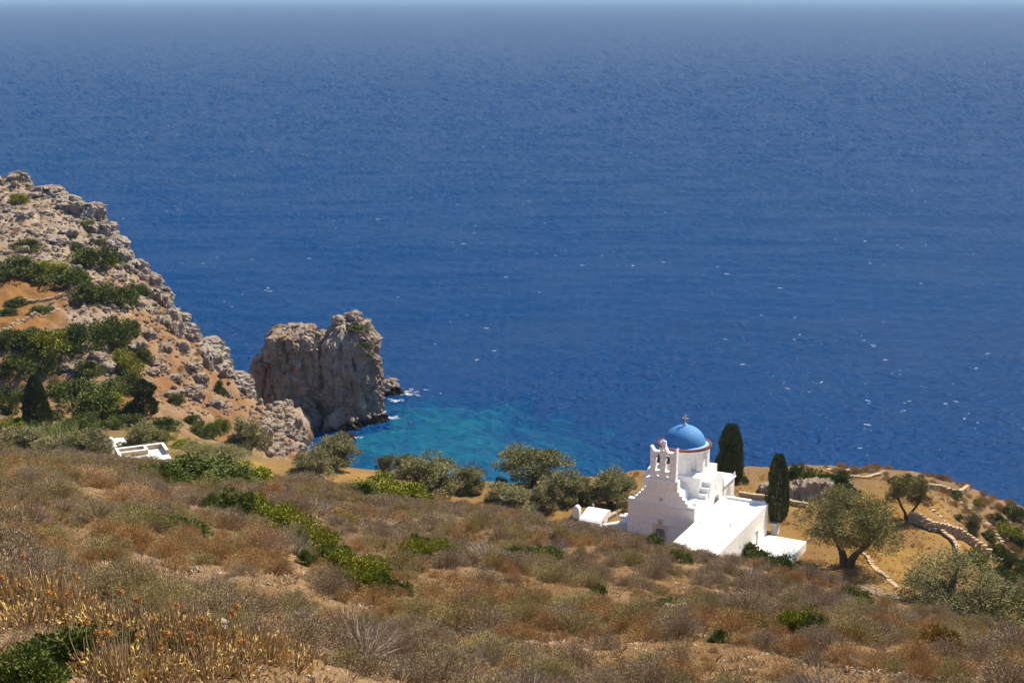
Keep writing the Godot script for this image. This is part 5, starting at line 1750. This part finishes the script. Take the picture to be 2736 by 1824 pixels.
const CREST_ROCKS := [
	[-112.12, -315.79, 1.43, 1.84], [-108.78, -314.45, 1.62, 1.42], [-99.55, -313.75, 4.01, 1.6], [-92.73, -305.49, 2.92, 3.31], [-88.91, -300.51, 2.49, 2.49], [-84.67, -297.32, 2.84, 2.84],
	[-82.21, -295.64, 2.25, 2.25], [-78.49, -287.37, 3.84, 4.75], [-75.98, -284.06, 3.07, 3.61], [-106.14, -415.47, 5.8, 6.85], [-102.63, -415.23, 5.26, 8.15], [-69.52, -276.14, 4.74, 5.27],
	[-92.03, -378.28, 4.8, 7.93], [-64.72, -269.39, 3.43, 5.14], [-65.1, -262.4, 3.68, 4.18], [-62.06, -259.43, 2.48, 4.13], [-69.66, -269.79, 4.3, 3.44], [-71.16, -266.16, 3.91, 2.89],
	[-60.4, -260.76, 2.16, 2.82], [-58.85, -261.59, 2.16, 3.49], [-57.51, -261.23, 1.83, 3.32], [-55.38, -259.23, 1.98, 4.62], [-53.24, -253.48, 1.94, 4.84], [-54.49, -250.15, 1.92, 3.99],
	[-59.61, -253.55, 2.43, 3.23], [-51.88, -251.18, 1.6, 3.2], [-56.42, -245.61, 3.14, 3.14], [-54.25, -242.27, 2.64, 3.1], [-61.5, -248.46, 3.18, 2.38], [-64.9, -250.18, 3.2, 2.08],
	[-57.7, -237.91, 3.06, 2.29], [-53.59, -235.52, 3.03, 3.48], [-49.74, -234.26, 3.01, 2.26], [-60.65, -235.09, 2.57, 1.82], [-54.82, -234.53, 3.77, 2.56], [-103.76, -312.17, 3.01, 1.4],
	[-95.56, -306.43, 3.92, 2.35], [-84.58, -290.98, 3.71, 3.15], [-81.2, -286.28, 2.74, 3.1], [-77.08, -276.77, 3.53, 2.3], [-90.78, -283.92, 4.56, 2.19], [-89.92, -272.62, 3.52, 1.76],
	[-90.22, -290.93, 4.66, 2.42], [-100.63, -296.26, 3.82, 1.72], [-97.66, -301.21, 4.83, 2.13], [-87.46, -287.27, 3.68, 2.39], [-73.7, -283.39, 2.7, 2.7], [-49.94, -253.06, 2.42, 1.93],
	[-56.54, -295.75, 2.82, 2.07], [-53.79, -290.57, 3.7, 2.22], [-50.29, -244.69, 1.88, 2.03], [-69.32, -236.9, 2.3, 2.3], [-71.52, -233.11, 3.03, 3.03], [-68.66, -231.67, 3.0, 2.25],
	[-72.69, -227.09, 2.97, 2.23], [-66.42, -229.83, 2.98, 2.23], [-65.14, -241.9, 3.89, 2.33], [-62.14, -239.95, 3.86, 1.85], [-60.42, -240.39, 3.09, 2.01], [-60.78, -229.71, 2.97, 1.78],
	[-56.21, -229.61, 2.96, 1.78],
]
const SHORE_ROCKS := [
	[-42.96, -237.02, 0.91, 0.61], [-39.01, -229.07, 1.1, 0.81], [-39.9, -252.06, 1.45, 1.13], [-39.11, -222.64, 1.51, 1.22], [-38.0, -232.23, 1.79, 1.49], [-41.7, -231.63, 2.0, 0.67],
	[-37.96, -224.58, 2.17, 0.87], [-39.39, -250.91, 2.65, 1.21], [-40.72, -234.83, 2.71, 1.35], [-36.84, -226.91, 0.95, 1.53], [-40.53, -226.72, 1.17, 0.73], [-41.4, -248.26, 1.51, 1.03],
	[-35.72, -229.45, 1.62, 1.18], [-39.47, -229.28, 1.84, 1.4], [-40.26, -251.46, 2.25, 0.64], [-39.56, -222.84, 2.22, 0.79], [-38.47, -232.44, 2.53, 1.04], [-39.12, -254.89, 3.01, 1.38],
	[-38.41, -224.79, 1.01, 1.45], [-39.76, -250.3, 1.36, 0.72], [-41.15, -234.85, 1.5, 0.9], [-37.29, -227.12, 1.68, 1.09], [-40.95, -226.74, 1.89, 1.31], [-41.75, -247.66, 2.3, 1.66],
	[-36.18, -229.67, 2.36, 0.74], [-39.92, -229.49, 2.58, 0.96], [-40.63, -250.85, 0.96, 1.28], [-39.97, -222.86, 1.08, 1.36], [-38.9, -232.47, 1.34, 0.6], [-39.5, -254.28, 1.7, 0.89],
	[-38.86, -225.0, 1.74, 1.01], [-40.16, -249.91, 2.16, 1.36], [-41.59, -234.86, 2.26, 1.5], [-37.75, -227.34, 2.41, 0.66], [-38.96, -252.9, 2.91, 0.97], [-42.11, -247.06, 1.03, 1.19],
	[-36.67, -230.08, 1.18, 1.33], [-40.38, -229.7, 1.4, 1.55], [-40.99, -250.24, 1.76, 0.8], [-40.42, -223.07, 1.79, 0.93], [-39.36, -232.68, 2.09, 1.19], [-39.84, -253.45, 2.51, 1.54],
	[-39.31, -225.21, 2.46, 0.58], [-40.52, -249.31, 2.95, 0.88], [-42.06, -235.07, 1.05, 1.05], [-38.21, -227.55, 1.24, 1.24], [-39.33, -252.3, 1.61, 1.61], [-42.57, -247.07, 1.82, 0.71],
	[-37.14, -230.3, 1.92, 0.89], [-40.85, -229.91, 2.14, 1.11], [-41.39, -249.84, 2.55, 1.44], [-36.21, -234.25, 2.63, 1.58], [-39.83, -232.9, 0.9, 0.75], [-40.21, -252.84, 1.21, 1.05],
	[-39.73, -225.23, 1.3, 1.16], [-40.88, -248.7, 1.67, 1.51], [-42.53, -235.29, 1.81, 0.6], [-38.63, -227.57, 1.97, 0.8], [-39.7, -251.69, 2.41, 1.13], [-42.99, -246.88, 2.6, 1.34],
	[-38.9, -253.68, 2.76, 1.62], [-36.99, -232.2, 2.08, 1.19], [-37.34, -226.49, 2.18, 1.31], [-38.03, -224.14, 1.87, 1.15], [-40.71, -250.36, 3.2, 2.72], [-39.6, -253.33, 2.91, 2.1],
	[-45.55, -251.03, 1.12, 0.72], [-43.44, -248.76, 2.15, 1.27], [-42.58, -254.73, 1.46, 1.05], [-40.45, -252.4, 2.5, 0.81], [-43.66, -249.74, 1.75, 1.36], [-42.84, -255.94, 2.85, 1.14],
	[-40.64, -253.18, 2.1, 0.89], [-43.93, -250.93, 1.36, 1.44], [-41.79, -248.43, 2.38, 1.19], [-40.86, -254.17, 1.7, 0.97], [-44.16, -251.91, 2.73, 0.72], [-42.01, -249.41, 1.99, 1.27],
	[-41.11, -255.38, 1.3, 1.06], [-44.42, -253.11, 2.34, 0.81], [-42.27, -250.6, 1.6, 1.36], [-41.33, -256.39, 2.69, 1.14], [-41.76, -236.78, 1.82, 0.83], [-42.49, -251.58, 1.2, 1.44],
	[-41.59, -257.61, 2.3, 1.23], [-43.48, -246.23, 1.5, 0.94], [-42.75, -252.78, 2.58, 0.73], [-41.84, -258.83, 1.89, 1.32], [-43.78, -247.61, 1.11, 1.03], [-42.98, -253.77, 2.18, 0.81],
	[-40.86, -251.45, 1.44, 1.36], [-44.05, -248.8, 2.46, 1.11],
]
const WALLS := {
	"bank wall": [[48.69, -167.3], [51.08, -165.26], [54.08, -166.17], [56.75, -167.51], [58.74, -166.99]],
	"terrace edge wall": [[49.88, -166.72], [52.22, -165.49], [52.91, -163.28], [52.9, -160.6], [52.1, -158.44]],
	"olive kerb": [[40.19, -156.33], [40.37, -152.97], [40.06, -147.92], [40.38, -144.54], [40.4, -141.16]],
	"slab path": [[52.9, -176.61], [53.8, -174.69], [54.77, -173.08], [55.51, -169.87]],
	"church back wall": [[28.53, -172.45], [30.29, -171.47], [31.86, -171.0], [34.42, -170.11], [36.41, -169.14]],
	"far ledge": [[43.63, -189.84], [47.33, -192.71], [50.47, -192.99], [52.19, -192.52]],
	"far ledge two": [[44.15, -184.22], [47.92, -185.24], [50.44, -188.13]],
	"cliff wall": [[54.9, -182.65], [58.98, -187.26], [61.82, -188.47], [64.12, -192.46]],
	"lower ledge": [[60.21, -188.26], [61.54, -184.59], [63.85, -182.22], [64.47, -178.6]],
	"headland wall": [[-95.87, -265.54], [-92.58, -265.37], [-89.43, -264.32], [-86.79, -263.58]],
	"terrace wall": [[-90.29, -252.0], [-86.24, -252.67], [-83.69, -254.52], [-81.1, -256.33]],
	"field wall": [[-85.76, -236.12], [-84.28, -241.71], [-81.71, -245.49], [-79.88, -249.49]],
	"goat wall": [[-62.67, -226.07], [-60.82, -224.23], [-59.2, -223.21], [-58.41, -224.2]],
	"enclosure wall": [[11.26, -160.7], [12.13, -162.08], [13.47, -166.03]],
	"scrub wall": [[-80.58, -262.79], [-77.78, -256.98], [-76.09, -249.6]],
}
const HILL := [
	[-3.38, 76.25, -7.45], [-3.27, 75.75, -8.44], [-2.87, 74.99, -9.95], [-2.42, 73.57, -12.77], [-1.46, 71.93, -16.02], [0.15, 70.56, -18.76],
	[3.50, 69.78, -20.30], [8.17, 69.37, -21.10], [11.04, 68.92, -22.01], [-5.22, 75.17, -10.88], [-4.61, 74.57, -12.05], [-4.82, 73.39, -14.90],
	[-5.55, 71.65, -19.58], [-4.22, 70.00, -22.52], [-1.62, 67.44, -28.29], [3.54, 65.05, -33.66], [9.96, 63.01, -37.10], [14.45, 62.26, -37.58],
	[18.88, 61.87, -37.83], [-12.96, 69.89, -27.46], [-10.97, 69.07, -29.14], [-7.92, 67.84, -31.85], [-4.81, 64.40, -39.78], [0.36, 61.47, -46.44],
	[6.44, 58.32, -53.41], [11.82, 57.16, -54.21], [14.57, 57.22, -51.31], [16.40, 59.59, -42.59], [-19.36, 62.80, -51.90], [-15.80, 60.63, -56.74],
	[-11.94, 57.23, -65.11], [-6.44, 53.57, -73.10], [0.59, 51.09, -76.73], [5.22, 51.80, -72.54], [-28.72, 58.80, -65.96], [-24.70, 58.41, -66.33],
	[-20.87, 57.97, -67.49], [-18.19, 55.16, -73.84], [14.34, 47.58, -77.26], [19.41, 36.60, -104.71], [17.90, 47.08, -76.30], [24.23, 35.71, -103.33],
	[20.30, 48.27, -70.58], [28.43, 35.69, -98.86], [22.71, 49.67, -64.72], [33.93, 34.93, -96.76], [26.38, 49.30, -63.14], [40.50, 33.49, -97.06],
	[10.00, 46.61, -82.98], [13.33, 35.87, -110.79], [-17.19, 44.74, -102.77], [-12.58, 43.25, -105.05], [-6.23, 40.26, -110.93], [-0.95, 37.83, -114.48],
	[4.75, 35.08, -119.76], [-43.62, 26.50, -160.62], [-36.56, 25.00, -165.62], [-29.38, 24.00, -166.46], [-22.79, 23.30, -168.54], [-17.37, 22.50, -167.59],
	[-11.40, 22.30, -165.75], [-5.06, 21.80, -165.59], [1.26, 21.50, -164.86], [6.43, 21.00, -162.42], [10.55, 20.40, -161.81], [13.80, 18.60, -177.74],
	[16.22, 17.20, -186.49], [8.65, 19.00, -176.59], [3.57, 19.60, -175.19], [-2.00, 19.80, -174.27], [31.09, 18.90, -159.70], [29.21, 18.50, -174.98],
	[34.76, 18.00, -174.73], [37.04, 18.80, -149.28], [37.14, 18.40, -159.87], [48.89, 17.20, -168.03], [44.44, 17.40, -173.13], [44.00, 17.60, -156.40],
	[53.18, 16.40, -165.06], [55.34, 16.20, -178.11], [50.72, 15.20, -193.96], [44.41, 15.60, -193.35], [36.87, 16.20, -192.51], [58.35, 14.20, -194.63],
	[64.14, 12.60, -193.98], [74.96, 7.50, -199.58], [70.03, 8.50, -185.57], [65.34, 9.50, -172.25], [58.45, 12.00, -160.72], [56.02, 14.00, -146.34],
	[56.31, 14.60, -161.14], [44.12, 20.50, -130.31], [49.35, 19.50, -131.09], [49.54, 17.20, -149.65], [38.32, 21.20, -133.49], [41.26, 21.50, -128.71],
	[35.72, 20.20, -140.76], [-64.85, 20.00, -194.66], [-71.02, 21.00, -191.41], [-65.34, 17.20, -212.81], [-80.01, 17.50, -216.60], [-129.13, 48.33, -323.77],
	[-113.19, 41.40, -318.27], [-103.07, 38.79, -316.08], [-92.44, 35.65, -308.40], [-83.03, 31.30, -296.78], [-75.04, 26.34, -285.46], [-65.05, 19.71, -270.85],
	[-59.57, 17.40, -264.23], [-53.64, 14.34, -256.34], [-50.94, 12.78, -252.27], [-113.21, 33.13, -279.31], [-100.24, 33.21, -278.86], [-88.66, 31.72, -282.50],
	[-94.67, 29.54, -261.88], [-79.99, 27.84, -266.40], [-91.04, 26.96, -250.76], [-86.38, 25.39, -236.90], [-78.75, 25.92, -248.25], [-95.95, 26.20, -233.37],
	[-71.13, 24.39, -248.08], [-69.10, 23.12, -261.09], [-76.36, 22.40, -227.73], [-64.47, 20.27, -236.18], [-57.44, 16.86, -243.47], [-86.32, 23.13, -216.60],
	[-74.09, 21.60, -211.95], [-62.99, 18.17, -216.71], [-54.74, 15.89, -224.71], [-49.37, 12.20, -232.33], [-43.15, 9.59, -238.08], [-41.00, 5.27, -242.45],
	[-43.46, 11.07, -223.62], [-49.59, 15.05, -210.71], [-53.74, 19.28, -199.12], [-39.91, 20.02, -186.57], [-40.35, 8.84, -221.37], [3.32, 19.36, -153.15],
	[6.96, 19.36, -160.28], [10.13, 19.36, -166.52], [13.31, 19.36, -172.75], [7.78, 19.36, -150.88], [11.41, 19.36, -158.01], [14.59, 19.36, -164.25],
	[17.77, 19.36, -170.48], [12.23, 19.36, -148.61], [15.87, 19.36, -155.74], [19.04, 19.36, -161.98], [22.22, 19.36, -168.21], [17.58, 19.36, -145.89],
	[21.21, 19.36, -153.02], [24.39, 19.36, -159.25], [27.57, 19.36, -165.49], [22.93, 19.36, -143.16], [26.56, 19.36, -150.29], [29.74, 19.36, -156.53],
	[32.91, 19.36, -162.77], [5.19, 19.91, -163.42], [28.27, 19.01, -140.44], [32.36, 18.31, -148.46], [35.54, 18.21, -154.70], [1.47, 21.41, -145.12],
	[9.49, 21.61, -141.03], [17.51, 21.41, -136.94], [0.00, 78.30, 0.00], [-8.00, 79.00, 0.00], [10.00, 76.60, 0.00], [0.00, 82.00, 12.00],
	[-30.00, 83.00, 12.00], [40.00, 76.00, 12.00], [-60.00, 72.00, -20.00], [80.00, 62.00, -20.00], [-110.00, 52.00, -60.00], [110.00, 45.00, -60.00],
	[-108.24, 16.90, -204.70], [-119.06, 22.71, -235.47], [-133.11, 30.35, -275.53], [-54.04, 45.99, -101.60], [61.86, 24.55, -124.89], [76.75, 18.55, -156.71],
]
const COAST := [
	[-177.2, -335.8], [-129.8, -325.7], [-113.8, -320.2], [-103.7, -318.0], [-93.0, -310.3], [-83.6, -298.7], [-75.5, -287.4], [-65.5, -272.8],
	[-60.0, -266.2], [-54.0, -258.3], [-51.2, -254.3], [-49.0, -254.6], [-45.6, -252.0], [-42.4, -260.4], [-39.1, -263.1], [-39.5, -257.2],
	[-40.2, -252.6], [-41.9, -247.1], [-36.4, -241.5], [-22.1, -185.5], [-17.3, -184.3], [-10.0, -179.0], [-2.6, -175.8], [4.2, -179.8],
	[9.6, -184.1], [16.5, -189.7], [26.9, -190.6], [37.4, -195.3], [45.2, -196.9], [51.5, -196.9], [59.2, -197.4], [65.4, -197.8],
	[71.7, -200.1], [79.2, -202.4], [98.7, -201.5], [109.4, -185.2], [160.0, -60.0], [160.0, 60.0], [-220.0, 60.0], [-260.0, -330.0],
]
